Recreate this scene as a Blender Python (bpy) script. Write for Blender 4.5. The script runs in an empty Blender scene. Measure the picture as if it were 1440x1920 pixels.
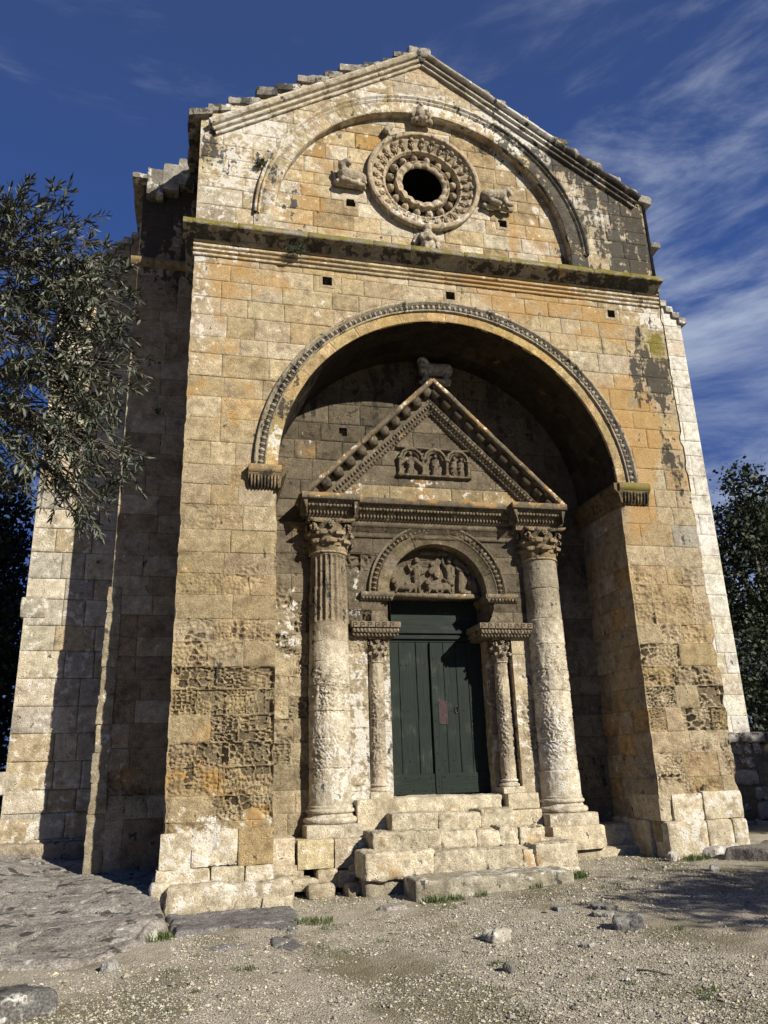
import bpy, math, random
import numpy as np
from mathutils import Matrix, Vector

scene = bpy.context.scene
R = math.radians

# ------------------------------------------------------------------ camera
cam_d = bpy.data.cameras.new("camera")
cam = bpy.data.objects.new("camera", cam_d)
scene.collection.objects.link(cam)
YAW, PITCH, ROLL, FPX = 0.2424, 0.3173, -0.0320, 1452.7
fw = Vector((math.sin(YAW)*math.cos(PITCH), math.cos(YAW)*math.cos(PITCH), math.sin(PITCH)))
r0 = Vector((math.cos(YAW), -math.sin(YAW), 0)); u0 = r0.cross(fw)
rt = math.cos(ROLL)*r0 + math.sin(ROLL)*u0; up = -math.sin(ROLL)*r0 + math.cos(ROLL)*u0
CAM = Vector((-4.167, -11.641, 1.55))
cam.matrix_world = Matrix(((rt.x, up.x, -fw.x, CAM.x), (rt.y, up.y, -fw.y, CAM.y), (rt.z, up.z, -fw.z, CAM.z), (0, 0, 0, 1)))
cam_d.sensor_fit = 'VERTICAL'; cam_d.sensor_height = 36.0; cam_d.sensor_width = 27.0
cam_d.lens = FPX/1920*36.0
cam_d.clip_start = 0.05; cam_d.clip_end = 1500
scene.camera = cam

# ------------------------------------------------------------------ light, sky
SUN_DIR = Vector((0.65, -1.0, 0.64)).normalized()          # towards the sun
sun_d = bpy.data.lights.new("sun", 'SUN'); sun_d.energy = 5.0; sun_d.angle = R(0.53); sun_d.color = (1.0, 0.95, 0.855)
sun = bpy.data.objects.new("sun", sun_d); scene.collection.objects.link(sun)
sun.rotation_euler = SUN_DIR.to_track_quat('Z', 'Y').to_euler(); sun.location = (20, -30, 25)

world = bpy.data.worlds.new("World"); scene.world = world; world.use_nodes = True
wt = world.node_tree; wn = wt.nodes; wl = wt.links
bg = wn['Background']; bg.inputs['Strength'].default_value = 0.05
sky = wn.new('ShaderNodeTexSky'); sky.sky_type = 'NISHITA'; sky.sun_disc = False
sky.sun_elevation = math.asin(SUN_DIR.z); sky.sun_rotation = math.atan2(SUN_DIR.x, SUN_DIR.y)
sky.altitude = 300; sky.air_density = 0.8; sky.dust_density = 0.25; sky.ozone_density = 3.0
tc = wn.new('ShaderNodeTexCoord')
mp = wn.new('ShaderNodeMapping'); mp.inputs['Scale'].default_value = (1.1, 1.6, 5.5); mp.inputs['Rotation'].default_value = (0.5, 0.25, 0.4)
wl.new(tc.outputs['Generated'], mp.inputs['Vector'])
cn = wn.new('ShaderNodeTexNoise'); cn.inputs['Scale'].default_value = 2.1; cn.inputs['Detail'].default_value = 14; cn.inputs['Roughness'].default_value = 0.64; cn.inputs['Distortion'].default_value = 0.35
wl.new(mp.outputs[0], cn.inputs['Vector'])
# cirrus bank lies towards a direction low and to the right of the chapel
cd = Vector((0.64, 0.70, 0.24)).normalized()
dotn = wn.new('ShaderNodeVectorMath'); dotn.operation = 'DOT_PRODUCT'; dotn.inputs[1].default_value = cd
wl.new(tc.outputs['Generated'], dotn.inputs[0])
m1 = wn.new('ShaderNodeMapRange'); m1.inputs['From Min'].default_value = 0.86; m1.inputs['From Max'].default_value = 0.99; m1.inputs['To Min'].default_value = -0.085; m1.inputs['To Max'].default_value = 0.13
wl.new(dotn.outputs['Value'], m1.inputs['Value'])
ad = wn.new('ShaderNodeMath'); ad.operation = 'ADD'; wl.new(cn.outputs['Fac'], ad.inputs[0]); wl.new(m1.outputs[0], ad.inputs[1])
m2 = wn.new('ShaderNodeMapRange'); m2.inputs['From Min'].default_value = 0.44; m2.inputs['From Max'].default_value = 0.86; m2.inputs['To Max'].default_value = 0.66; m2.interpolation_type = 'SMOOTHSTEP'
wl.new(ad.outputs[0], m2.inputs['Value'])
tint = wn.new('ShaderNodeMix'); tint.data_type = 'RGBA'; tint.blend_type = 'MULTIPLY'; tint.inputs['Factor'].default_value = 1.0
deep = wn.new('ShaderNodeMix'); deep.data_type = 'RGBA'; deep.inputs['Factor'].default_value = 0.13
deep.inputs['A'].default_value = (0.62, 1.34, 4.1, 1); wl.new(sky.outputs[0], deep.inputs['B'])
sxyz = wn.new('ShaderNodeSeparateXYZ'); wl.new(tc.outputs['Generated'], sxyz.inputs[0])
zr = wn.new('ShaderNodeMapRange'); zr.inputs['From Min'].default_value = 0.45; zr.inputs['From Max'].default_value = 0.85; zr.interpolation_type = 'SMOOTHSTEP'; wl.new(sxyz.outputs['Z'], zr.inputs['Value'])
zm = wn.new('ShaderNodeMix'); zm.data_type = 'RGBA'; zm.inputs['A'].default_value = (0.50, 1.36, 4.6, 1); zm.inputs['B'].default_value = (0.56, 1.10, 3.1, 1)
wl.new(zr.outputs[0], zm.inputs['Factor']); wl.new(zm.outputs['Result'], deep.inputs['A'])
wl.new(deep.outputs['Result'], tint.inputs['A']); tint.inputs['B'].default_value = (0.95, 0.92, 0.95, 1)
mixc = wn.new('ShaderNodeMix'); mixc.data_type = 'RGBA'
wl.new(m2.outputs[0], mixc.inputs['Factor']); wl.new(tint.outputs['Result'], mixc.inputs['A']); mixc.inputs['B'].default_value = (9.0, 10.0, 11.5, 1)
wl.new(mixc.outputs['Result'], bg.inputs['Color'])

scene.view_settings.view_transform = 'Standard'; scene.view_settings.look = 'None'
scene.view_settings.exposure = 0.56; scene.view_settings.gamma = 1.0; scene.view_settings.use_curve_mapping = False
scene.render.engine = 'CYCLES'
scene.cycles.max_bounces = 5; scene.cycles.diffuse_bounces = 1; scene.cycles.glossy_bounces = 2
scene.cycles.transparent_max_bounces = 4; scene.cycles.use_denoising = True
scene.cycles.sample_clamp_indirect = 6

# ------------------------------------------------------------------ noise
def hsh(ix, iy, iz, seed):
    h = (ix.astype(np.int64)*374761393 + iy.astype(np.int64)*668265263 + iz.astype(np.int64)*2147483647 + seed*1274126177) & 0xFFFFFFFF
    h = ((h ^ (h >> 13))*1274126177) & 0xFFFFFFFF
    h = ((h ^ (h >> 16))*2246822519) & 0xFFFFFFFF
    return ((h ^ (h >> 15)) & 0xFFFFFF)/16777215.0
def vnoise(P, seed=0):
    F = np.floor(P); f = P-F; f = f*f*(3-2*f); I = F.astype(np.int64)
    x, y, z = I[:, 0], I[:, 1], I[:, 2]; o = 0
    for dx in (0, 1):
        wx = f[:, 0] if dx else 1-f[:, 0]
        for dy in (0, 1):
            wy = f[:, 1] if dy else 1-f[:, 1]
            for dz in (0, 1):
                wz = f[:, 2] if dz else 1-f[:, 2]
                o = o + wx*wy*wz*hsh(x+dx, y+dy, z+dz, seed)
    return o
def fbm(P, oc=4, seed=0, gain=0.5):
    P = np.asarray(P, float); a = 1; o = 0; t = 0
    for i in range(oc):
        o = o + a*(vnoise(P*2**i + 17.3*i, seed+i)-0.5); t += a; a *= gain
    return o/t*2
def worley(x, y, seed=0):
    ix = np.floor(x).astype(np.int64); iy = np.floor(y).astype(np.int64)
    f1 = np.full(x.shape, 9.0); f2 = np.full(x.shape, 9.0); z = np.zeros_like(ix)
    for dx in (-1, 0, 1):
        for dy in (-1, 0, 1):
            cx = ix+dx; cy = iy+dy
            d = np.hypot(cx+0.1+0.8*hsh(cx, cy, z, seed)-x, cy+0.1+0.8*hsh(cx, cy, z, seed+7)-y)
            f2 = np.where(d < f1, f1, np.minimum(f2, d)); f1 = np.minimum(f1, d)
    return f1, f2
def sst(a, b, x):
    t = np.clip((x-a)/(b-a), 0, 1); return t*t*(3-2*t)

# ------------------------------------------------------------------ mesh builder
class MB:
    def __init__(s): s.v = []; s.q = []; s.t = []; s.c = []; s.m = []; s.n = 0
    def add(s, V, Q=None, col=(.4, .33, .22), mask=None, T=None):
        V = np.asarray(V, float).reshape(-1, 3); n = len(V)
        c = np.asarray(col, float); c = np.tile(c, (n, 1)) if c.ndim == 1 else c
        if mask is None: mask = np.zeros((n, 4))
        mask = np.asarray(mask, float); mask = np.tile(mask, (n, 1)) if mask.ndim == 1 else mask
        s.v.append(V); s.c.append(c); s.m.append(mask)
        if Q is not None and len(Q): s.q.append(np.asarray(Q, np.int64)+s.n)
        if T is not None and len(T): s.t.append(np.asarray(T, np.int64)+s.n)
        s.n += n
    def box(s, lo, hi, col=(.4, .33, .22), mask=None):
        V = [(x, y, z) for x in (lo[0], hi[0]) for y in (lo[1], hi[1]) for z in (lo[2], hi[2])]
        s.add(V, [(0, 1, 3, 2), (4, 6, 7, 5), (0, 4, 5, 1), (2, 3, 7, 6), (0, 2, 6, 4), (1, 5, 7, 3)], col, mask)
    def build(s, name, mat, parent=None, smooth=True):
        me = bpy.data.meshes.new(name); V = np.concatenate(s.v)
        Q = np.concatenate(s.q) if s.q else np.zeros((0, 4), np.int64); T = np.concatenate(s.t) if s.t else np.zeros((0, 3), np.int64)
        me.vertices.add(len(V)); me.vertices.foreach_set('co', V.ravel())
        me.loops.add(Q.size+T.size); me.loops.foreach_set('vertex_index', np.concatenate([Q.ravel(), T.ravel()]).astype(np.int32))
        me.polygons.add(len(Q)+len(T))
        me.polygons.foreach_set('loop_start', np.concatenate([np.arange(len(Q))*4, len(Q)*4+np.arange(len(T))*3]).astype(np.int32))
        me.polygons.foreach_set('use_smooth', np.full(len(Q)+len(T), smooth))
        me.update(calc_edges=True); me.validate()
        if len(me.vertices) == len(V):
            a = me.attributes.new('Col', 'FLOAT_COLOR', 'POINT'); C = np.concatenate(s.c); a.data.foreach_set('color', np.hstack([C, np.ones((len(C), 1))]).ravel())
            a = me.attributes.new('Mask', 'FLOAT_COLOR', 'POINT'); a.data.foreach_set('color', np.concatenate(s.m).ravel())
        me.materials.append(mat)
        o = bpy.data.objects.new(name, me); scene.collection.objects.link(o)
        if parent is not None: o.parent = parent
        return o
def gridq(nu, nv, flip=False):
    i = np.arange(nu-1)[:, None]*nv + np.arange(nv-1)[None, :]
    q = np.stack([i, i+nv, i+nv+1, i+1], -1).reshape(-1, 4)
    return q[:, ::-1] if flip else q
def empty(name, loc=(0, 0, 0)):
    o = bpy.data.objects.new(name, None); o.empty_display_size = 0.3; scene.collection.objects.link(o); o.location = loc; return o
def tag(o, label=None, cat=None, group=None, kind=None):
    if label: o['label'] = label
    if cat: o['category'] = cat
    if group: o['group'] = group
    if kind: o['kind'] = kind
    return o

# ------------------------------------------------------------------ materials
def node_mat(name):
    m = bpy.data.materials.new(name); m.use_nodes = True; t = m.node_tree
    return m, t.nodes, t.links, t.nodes['Principled BSDF']
def add_noise(n, l, vec, scale, detail=5, rough=.55, dist=0):
    x = n.new('ShaderNodeTexNoise'); x.inputs['Scale'].default_value = scale; x.inputs['Detail'].default_value = detail
    x.inputs['Roughness'].default_value = rough; x.inputs['Distortion'].default_value = dist; l.new(vec, x.inputs['Vector']); return x.outputs['Fac']
def mrange(n, l, v, a, b, c=0., d=1., smooth=False):
    x = n.new('ShaderNodeMapRange'); x.inputs['From Min'].default_value = a; x.inputs['From Max'].default_value = b
    x.inputs['To Min'].default_value = c; x.inputs['To Max'].default_value = d
    if smooth: x.interpolation_type = 'SMOOTHSTEP'
    l.new(v, x.inputs['Value']); return x.outputs[0]
def mth(n, l, op, a, b):
    x = n.new('ShaderNodeMath'); x.operation = op
    for i, v in enumerate((a, b)):
        if isinstance(v, (int, float)): x.inputs[i].default_value = v
        else: l.new(v, x.inputs[i])
    return x.outputs[0]
def mixn(n, l, f, a, b, mode='MIX'):
    x = n.new('ShaderNodeMix'); x.data_type = 'RGBA'; x.blend_type = mode
    for k, v in (('Factor', f), ('A', a), ('B', b)):
        if isinstance(v, (int, float)): x.inputs[k].default_value = v
        elif isinstance(v, tuple): x.inputs[k].default_value = (*v, 1)
        else: l.new(v, x.inputs[k])
    return x.outputs['Result']
def grey(n, l, v):
    x = n.new('ShaderNodeCombineColor')
    for i in range(3): l.new(v, x.inputs[i])
    return x.outputs[0]

def stone_material(name, speck=.5, bump=.85, pits=.7, scale=1.0, fixed=None):
    m, n, l, p = node_mat(name)
    g = n.new('ShaderNodeNewGeometry'); pos = g.outputs['Position']
    if fixed: g = n.new('ShaderNodeTexCoord'); pos = g.outputs['Object']
    ca = n.new('ShaderNodeAttribute'); ca.attribute_name = 'Col'
    ma = n.new('ShaderNodeAttribute'); ma.attribute_name = 'Mask'
    sp = n.new('ShaderNodeSeparateColor'); l.new(ma.outputs['Color'], sp.inputs[0])
    nb = add_noise(n, l, pos, 1.9*scale, 9, .68, .5); nm = add_noise(n, l, pos, 8*scale, 7, .6); nf = add_noise(n, l, pos, 60*scale, 4, .6)
    st = n.new('ShaderNodeMapping'); st.inputs['Scale'].default_value = (4.5, 4.5, 1.3); l.new(pos, st.inputs['Vector'])
    ns = add_noise(n, l, st.outputs[0], 1.0*scale, 7, .6)          # vertical run marks
    col = ca.outputs['Color']
    col = mixn(n, l, 1.0, col, grey(n, l, mrange(n, l, nm, .28, .72, .58, 1.30)), 'MULTIPLY')
    col = mixn(n, l, 1.0, col, grey(n, l, mrange(n, l, nf, .33, .67, 1-speck*.75, 1+speck*.55)), 'MULTIPLY')
    po = n.new('ShaderNodeTexVoronoi'); po.inputs['Scale'].default_value = 34*scale; l.new(pos, po.inputs['Vector'])
    pf = mth(n, l, 'MULTIPLY', mrange(n, l, po.outputs['Distance'], .10, .30, 1, 0), mrange(n, l, add_noise(n, l, pos, 4.5*scale, 5, .6), .46, .62))
    col = mixn(n, l, mth(n, l, 'MULTIPLY', pf, .62), col, (.05, .038, .022))
    pt2 = add_noise(n, l, pos, 3.3*scale, 9, .66, .5)
    col = mixn(n, l, mrange(n, l, pt2, .47, .68, 0, .75, True), col, mixn(n, l, 1.0, col, (.50, .46, .42), 'MULTIPLY'))
    # warm ochre staining
    v = mth(n, l, 'ADD', sp.outputs[2], mrange(n, l, nb, .3, .7, -.62, .62))
    col = mixn(n, l, mrange(n, l, v, .42, .8, 0, .62, True), col, (.35, .20, .062))
    # white lichen / lime
    v = mth(n, l, 'ADD', sp.outputs[1], mrange(n, l, mth(n, l, 'ADD', mth(n, l, 'MULTIPLY', nm, .6), mth(n, l, 'MULTIPLY', nb, .4)), .3, .7, -.8, .8))
    col = mixn(n, l, mrange(n, l, v, .45, .62, 0, .85, True), col, (.56, .53, .46))
    # black crust
    v = mth(n, l, 'ADD', sp.outputs[0], mrange(n, l, mth(n, l, 'ADD', mth(n, l, 'MULTIPLY', nm, .45), mth(n, l, 'MULTIPLY', ns, .55)), .3, .7, -.9, .9))
    col = mixn(n, l, mrange(n, l, v, .45, .68, 0, .9, True), col, (.03, .028, .024))
    # moss
    v = mth(n, l, 'ADD', ma.outputs['Alpha'], mrange(n, l, nm, .3, .7, -.4, .4))
    col = mixn(n, l, mrange(n, l, v, .45, .7, 0, .9, True), col, (.165, .138, .028))
    l.new(col, p.inputs['Base Color'])
    p.inputs['Roughness'].default_value = .93; p.inputs['Specular IOR Level'].default_value = .15
    vo = n.new('ShaderNodeTexVoronoi'); vo.inputs['Scale'].default_value = 26*scale; l.new(pos, vo.inputs['Vector'])
    hp = mrange(n, l, vo.outputs['Distance'], .05, .35, 0, 1)
    pm = mrange(n, l, nm, .48, .62, 1, 0)                           # pits only in weak patches
    hh = mth(n, l, 'MULTIPLY', mth(n, l, 'MAXIMUM', hp, pm), pits)
    h = mth(n, l, 'ADD', hh, mth(n, l, 'ADD', add_noise(n, l, pos, 22*scale, 9, .68), mth(n, l, 'MULTIPLY', nf, .35)))
    b = n.new('ShaderNodeBump'); b.inputs['Strength'].default_value = bump; b.inputs['Distance'].default_value = .022/scale; l.new(h, b.inputs['Height'])
    l.new(b.outputs[0], p.inputs['Normal'])
    return m
STONE = stone_material('weathered_limestone')
CARVED = stone_material('carved_limestone', speck=.6, bump=.6, pits=.5, scale=1.6)
ROCK = stone_material('grey_bedrock', speck=.8, bump=.45, pits=.1, scale=.8)
LOOSE = stone_material('loose_stone', speck=.6, bump=.6, pits=.2, scale=2.0, fixed=True)

def wood_material(name, col, vertical=True):
    m, n, l, p = node_mat(name)
    tcx = n.new('ShaderNodeTexCoord'); mpx = n.new('ShaderNodeMapping')
    mpx.inputs['Scale'].default_value = (22, 22, 1.2) if vertical else (1.2, 22, 22)
    l.new(tcx.outputs['Object'], mpx.inputs['Vector'])
    gr = add_noise(n, l, mpx.outputs[0], 2.2, 8, .65, .6); bl = add_noise(n, l, tcx.outputs['Object'], 3.2, 6, .6)
    c = mixn(n, l, 1.0, col, grey(n, l, mrange(n, l, gr, .3, .7, .62, 1.3)), 'MULTIPLY')
    c = mixn(n, l, mrange(n, l, bl, .5, .72, 0, .6), c, (col[0]*1.7+.006, col[1]*1.5+.007, col[2]*1.5+.006))
    ch = mth(n, l, 'ADD', gr, mth(n, l, 'MULTIPLY', bl, .8)); c = mixn(n, l, mrange(n, l, ch, 1.02, 1.14, 0, .7, True), c, (.055, .052, .043))
    c = mixn(n, l, mrange(n, l, gr, .34, .44, .75, 0), c, (.004, .005, .004))
    l.new(c, p.inputs['Base Color']); p.inputs['Roughness'].default_value = .7; p.inputs['Specular IOR Level'].default_value = .22
    b = n.new('ShaderNodeBump'); b.inputs['Strength'].default_value = .5; b.inputs['Distance'].default_value = .012; l.new(gr, b.inputs['Height']); l.new(b.outputs[0], p.inputs['Normal'])
    return m
GREEN = wood_material('green_painted_boards', (.0095, .0165, .0118)); GREEN_H = wood_material('green_painted_rail', (.0095, .0165, .0118), False)
def plain_material(name, col, rough=.6, metal=0., nscale=20, var=.4):
    m, n, l, p = node_mat(name); tcx = n.new('ShaderNodeTexCoord')
    nz = add_noise(n, l, tcx.outputs['Object'], nscale, 6, .6)
    l.new(mixn(n, l, 1.0, col, grey(n, l, mrange(n, l, nz, .3, .7, 1-var, 1+var)), 'MULTIPLY'), p.inputs['Base Color'])
    p.inputs['Roughness'].default_value = rough; p.inputs['Metallic'].default_value = metal
    b = n.new('ShaderNodeBump'); b.inputs['Strength'].default_value = .4; b.inputs['Distance'].default_value = .01; l.new(nz, b.inputs['Height']); l.new(b.outputs[0], p.inputs['Normal'])
    return m
IRON = plain_material('rusty_iron', (.045, .04, .036), .55, .6); PLATE = plain_material('red_brown_plate', (.038, .020, .018), .85, 0)
VOID = plain_material('unlit_interior', (.012, .011, .010), .95)
BARK = plain_material('grey_bark', (.10, .085, .065), .95, 0, 14, .55)
def leaf_material(name, top, under, sss=.0):
    m, n, l, p = node_mat(name); g = n.new('ShaderNodeNewGeometry')
    ca = n.new('ShaderNodeAttribute'); ca.attribute_name = 'Col'
    c = mixn(n, l, g.outputs['Backfacing'], top, under)
    c = mixn(n, l, 1.0, c, ca.outputs['Color'], 'MULTIPLY')
    l.new(c, p.inputs['Base Color']); p.inputs['Roughness'].default_value = .55; p.inputs['Specular IOR Level'].default_value = .25 if 'oak' in name else .45
    if sss > 0:
        tr = n.new('ShaderNodeBsdfTranslucent'); l.new(c, tr.inputs['Color']); mx = n.new('ShaderNodeMixShader'); mx.inputs[0].default_value = sss
        l.new(p.outputs[0], mx.inputs[1]); l.new(tr.outputs[0], mx.inputs[2]); l.new(mx.outputs[0], n['Material Output'].inputs['Surface'])
    return m
OLIVE = leaf_material('olive_leaf', (.024, .032, .014), (.10, .115, .085), .08)
OAK = leaf_material('holm_oak_leaf', (.022, .030, .013), (.038, .046, .022), .05)
GRASS = leaf_material('grass_blade', (.055, .105, .018), (.055, .105, .018), .25)

# ------------------------------------------------------------------ colour fields (stains on the stone, shade in the vault tone)
CREAM = np.array((.43, .345, .215)); TAN = np.array((.335, .25, .138)); OCHRE = np.array((.36, .235, .09)); PALE = np.array((.52, .45, .325)); GREYS = np.array((.345, .305, .23))
DARKP = np.array((.112, .090, .060)); SOOT_SHADE = np.array((.036, .027, .017))  # vault: dark stained stone, lowered further to paint in the arch's shade
BLOBS = [  # x, z, half-width, half-height, channel (0 black 1 white 2 ochre 3 moss), weight
    (3.9, 12.0, 1.25, 1.25, 0, .82), (-4.35, 9.0, .22, 1.2, 1, .6), (3.6, 13.3, 1.3, .45, 0, .5), (2.6, 13.2, .9, .6, 0, .34), (4.2, 10.9, .7, .5, 0, .5), (3.2, 10.6, .8, .25, 0, .4),
    (3.4, 12.2, 1.6, 1.8, 1, .60), (-3.9, 11.8, 1.0, 1.3, 1, .68), (-3.2, 13.0, 1.4, .7, 1, .55), (-1.5, 14.3, 1.8, .7, 1, .50), (1.5, 14.1, 1.8, .6, 1, .66), (-4.2, 12.3, .3, .5, 0, .5), (-3.3, 12.2, .4, .25, 0, .36), (1.9, 13.6, .9, .9, 1, .4),
    (-4.4, 12.0, .25, 1.3, 0, .32), (1.2, 13.7, 1.2, .5, 0, .25),
    (-3.9, 9.7, .7, .45, 2, .62), (-3.0, 9.55, .6, .35, 2, .4), (-3.9, 8.2, .6, 1.0, 2, .30), (1.9, 9.75, .9, .35, 2, .62), (3.2, 9.5, .7, .45, 2, .5), (0.9, 10.0, .9, .3, 2, .35),
    (3.3, 8.0, .55, .9, 2, .66), (3.75, 7.3, .5, .55, 2, .62), (3.5, 6.9, .4, .5, 2, .5), (3.6, 6.2, .35, .6, 2, .62), (3.3, 5.6, .3, .5, 2, .62),
    (-3.95, 7.2, .5, .6, 2, .34), (-4.0, 2.0, .5, .25, 2, .3), (-3.4, .95, .45, .3, 2, .55), (-4.0, 1.5, .5, .2, 2, .6),
    (4.25, 9.15, .3, .42, 3, 1.0), (4.1, 8.8, .45, .75, 0, .72), (3.85, 8.3, .3, .5, 0, .4), (4.3, 8.0, .25, .8, 0, .38), (4.15, 6.9, .22, .4, 0, .52), (4.25, 6.35, .25, .45, 0, .55), (4.2, 5.3, .25, .3, 0, .3),
    (3.9, 9.9, .7, .3, 1, .5), (4.2, 9.6, .4, .3, 1, .5), (-4.1, 10.0, .6, .3, 1, .3), (-3.9, .75, .6, .5, 1, .5), (-3.6, .5, .9, .3, 1, .5), (3.7, .6, .8, .5, 1, .55),
    (-3.2, 8.6, .7, .4, 1, .25), (-2.4, 9.3, .6, .4, 1, .28), (2.4, 8.8, .6, .4, 1, .35),
    (1.55, 11.4, .12, .75, 2, .95), (2.2, 11.3, .4, .7, 2, .55), (-2.55, 11.5, .45, .6, 2, .55), (-2.2, 12.6, .4, .6, 2, .45), (-1.2, 13.2, .5, .4, 2, .4), (-2.1, 11.0, .6, .3, 2, .35),
    (-2.35, 10.9, .3, .25, 0, .4), (-2.9, 11.3, .25, .8, 0, .28), (-2.9, 11.6, .3, .7, 1, .4),
    (-3.9, 3.0, .3, .2, 0, .42), (-3.6, 2.5, .4, .2, 0, .18), (-3.7, 1.85, .8, .2, 0, .40), (-3.4, 1.45, .5, .2, 0, .26), (3.8, 2.6, .5, .3, 0, .2),
]
def mask_front(P):
    M = np.zeros((len(P), 4)); M[:, 0] = .02; M[:, 1] = -.04; M[:, 2] = .11; M[:, 3] = -.1
    for x, z, sx, sz, ch, w in BLOBS:
        M[:, ch] += (w*.85 if ch == 1 else w*1.06 if ch == 2 else w)*np.exp(-((P[:, 0]-x)/sx)**2-((P[:, 2]-z)/sz)**2)
    M[:, 1] += .30*np.exp(-(P[:, 2]/.55)**2)
    return M
def mask_const(b=.02, w=.08, o=.08, m=-.1):
    return lambda P: np.tile((b, w, o, m), (len(P), 1))

# ------------------------------------------------------------------ ashlar panels
def layout(u0, u1, v0, v1, rng, ch=(.30, .41), bw=(.36, .86), courses=None):
    out = []
    if courses is None:
        courses = [v0]
        while courses[-1] < v1-ch[0]*.8: courses.append(courses[-1]+rng.uniform(*ch))
        if len(courses) < 2: courses.append(v1)
        s = (v1-v0)/(courses[-1]-v0); courses = [v0+(c-v0)*s for c in courses]
    else:
        courses = [v0]+[c for c in courses if v0+.1 < c < v1-.1]+[v1]
    for a, b in zip(courses[:-1], courses[1:]):
        us = [u0]
        while us[-1] < u1-1e-6:
            w = rng.uniform(*bw)
            if u1-us[-1]-w < bw[0]*.8: w = (u1-us[-1]) if u1-us[-1] < bw[1]*1.05 else (u1-us[-1])*rng.uniform(.42, .58)
            us.append(min(us[-1]+w, u1))
        for c, d in zip(us[:-1], us[1:]): out.append((c, d, a, b))
    return out
def lines(a, b, ca, cb, step, joint):
    L = b-a; k = max(1, int(round(L/step))); base = list(np.linspace(a, b, k+1))
    for d in (.35*joint, joint, 2.2*joint):
        if d < L*.4: base += [a+d, b-d]
    base = np.array(sorted(base)); keep = [0]
    for i in range(1, len(base)):
        if base[i]-base[keep[-1]] > .003: keep.append(i)
    base = base[keep]; base[-1] = b; return base
def ashlar(mb, mapf, rect, rng, palette, maskf, seed, corner=(0, 0, 0, 0), pit=None, inside=None, joint=.007, depth=.012, step=.05, ch=(.30, .41), bw=(.36, .86), rough=1.0, courses=None, pstep=.0165, tone=None, pitdepth=.075):
    """rect u0,u1,v0,v1.  mapf(u,v,d)->Nx3 ; corner flags (u0,u1,v0,v1): edge is an arris shared with another face"""
    u0, u1, v0, v1 = rect
    for bi, (a, b, c, d) in enumerate(layout(u0, u1, v0, v1, rng, ch, bw, courses)):
        fl = [corner[0] and a == u0, corner[1] and b == u1, corner[2] and c == v0, corner[3] and d == v1]
        um, vm = (a+b)/2, (c+d)/2
        pa = 0.
        if pit:
            pa = pit(um, vm, rng)
        st = pstep if pa > .12 else step
        U = lines(a, b, fl[0], fl[1], st, joint); W = lines(c, d, fl[2], fl[3], st, joint)
        uu, vv = np.meshgrid(U, W, indexing='ij'); uf, vf = uu.ravel(), vv.ravel()
        N3 = np.stack([uf, vf, np.full_like(uf, seed*3.1+bi*.0)], 1)
        wob = .004*fbm(N3*14, 2, seed)*rough
        e = np.full(uf.shape, 9.)
        for k, dd in enumerate((uf-a, b-uf, vf-c, d-vf)):
            if not fl[k]: e = np.minimum(e, dd)
        g = sst(0, joint*1.5, e+wob*np.minimum(1, e/.004))
        off = rng.uniform(-.004, .005)*rough
        ds = -depth*(1-g) + g*(off + .007*rough*fbm(N3*3.1, 2, seed+3) + .0035*rough*fbm(N3*16, 3, seed+5))
        if pa > .12:
            wx = uf+.02*fbm(N3*9, 2, seed+11); wy = vf+.02*fbm(N3*9+50, 2, seed+12)
            sx, sy = rng.choice([(14, 17), (11, 20), (16, 16), (10, 12), (21, 11), (18, 20), (8, 20)])
            f1, f2 = worley(wx*sx, wy*sy, seed+bi*13+1)
            hole = sst(.09, .30, f2-f1)*(0.45+.55*vnoise(N3*6, seed+bi))
            g1, g2 = worley(wx*sx*.45, wy*sy*.5, seed+bi*17+5); hole = np.maximum(hole*.85, sst(.10, .35, g2-g1)*sst(.52, .62, vnoise(N3*5, seed+70))*1.25)
            lo = sst(.34, .60, vnoise(N3*np.array((2.4, 3.2, 1)), seed+50)+.60*pa-.20)
            ef = sst(joint*.1, joint*2.2, e+.012*fbm(N3*11, 2, seed+60))
            ds -= pa*pitdepth*hole*lo*ef + .012*pa*ef*(fbm(N3*30, 2, seed+2)*.5+.5)
        ce = np.full(uf.shape, 9.)
        for k, dd in enumerate((uf-u0, u1-uf, vf-v0, v1-vf)):
            if corner[k]: ce = np.minimum(ce, dd)
        ds *= sst(0, .03, ce)
        P = mapf(uf, vf, ds)
        base = palette(um, vm, rng)
        cl = np.tile(base, (len(uf), 1))*(1+.06*fbm(N3*5, 2, seed+9))[:, None]
        q = gridq(len(U), len(W))
        if inside is not None:
            cu = (U[:-1, None]+U[1:, None])/2+0*(W[None, :-1]); cv = (W[None, :-1]+W[None, 1:])/2+0*U[:-1, None]
            k = inside(cu.ravel(), cv.ravel()); q = q[k]
            if not len(q): continue
            ids, inv = np.unique(q, return_inverse=True); P = P[ids]; cl = cl[ids]; q = inv.reshape(-1, 4)
        mb.add(P, q, cl, maskf(P))

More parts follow.
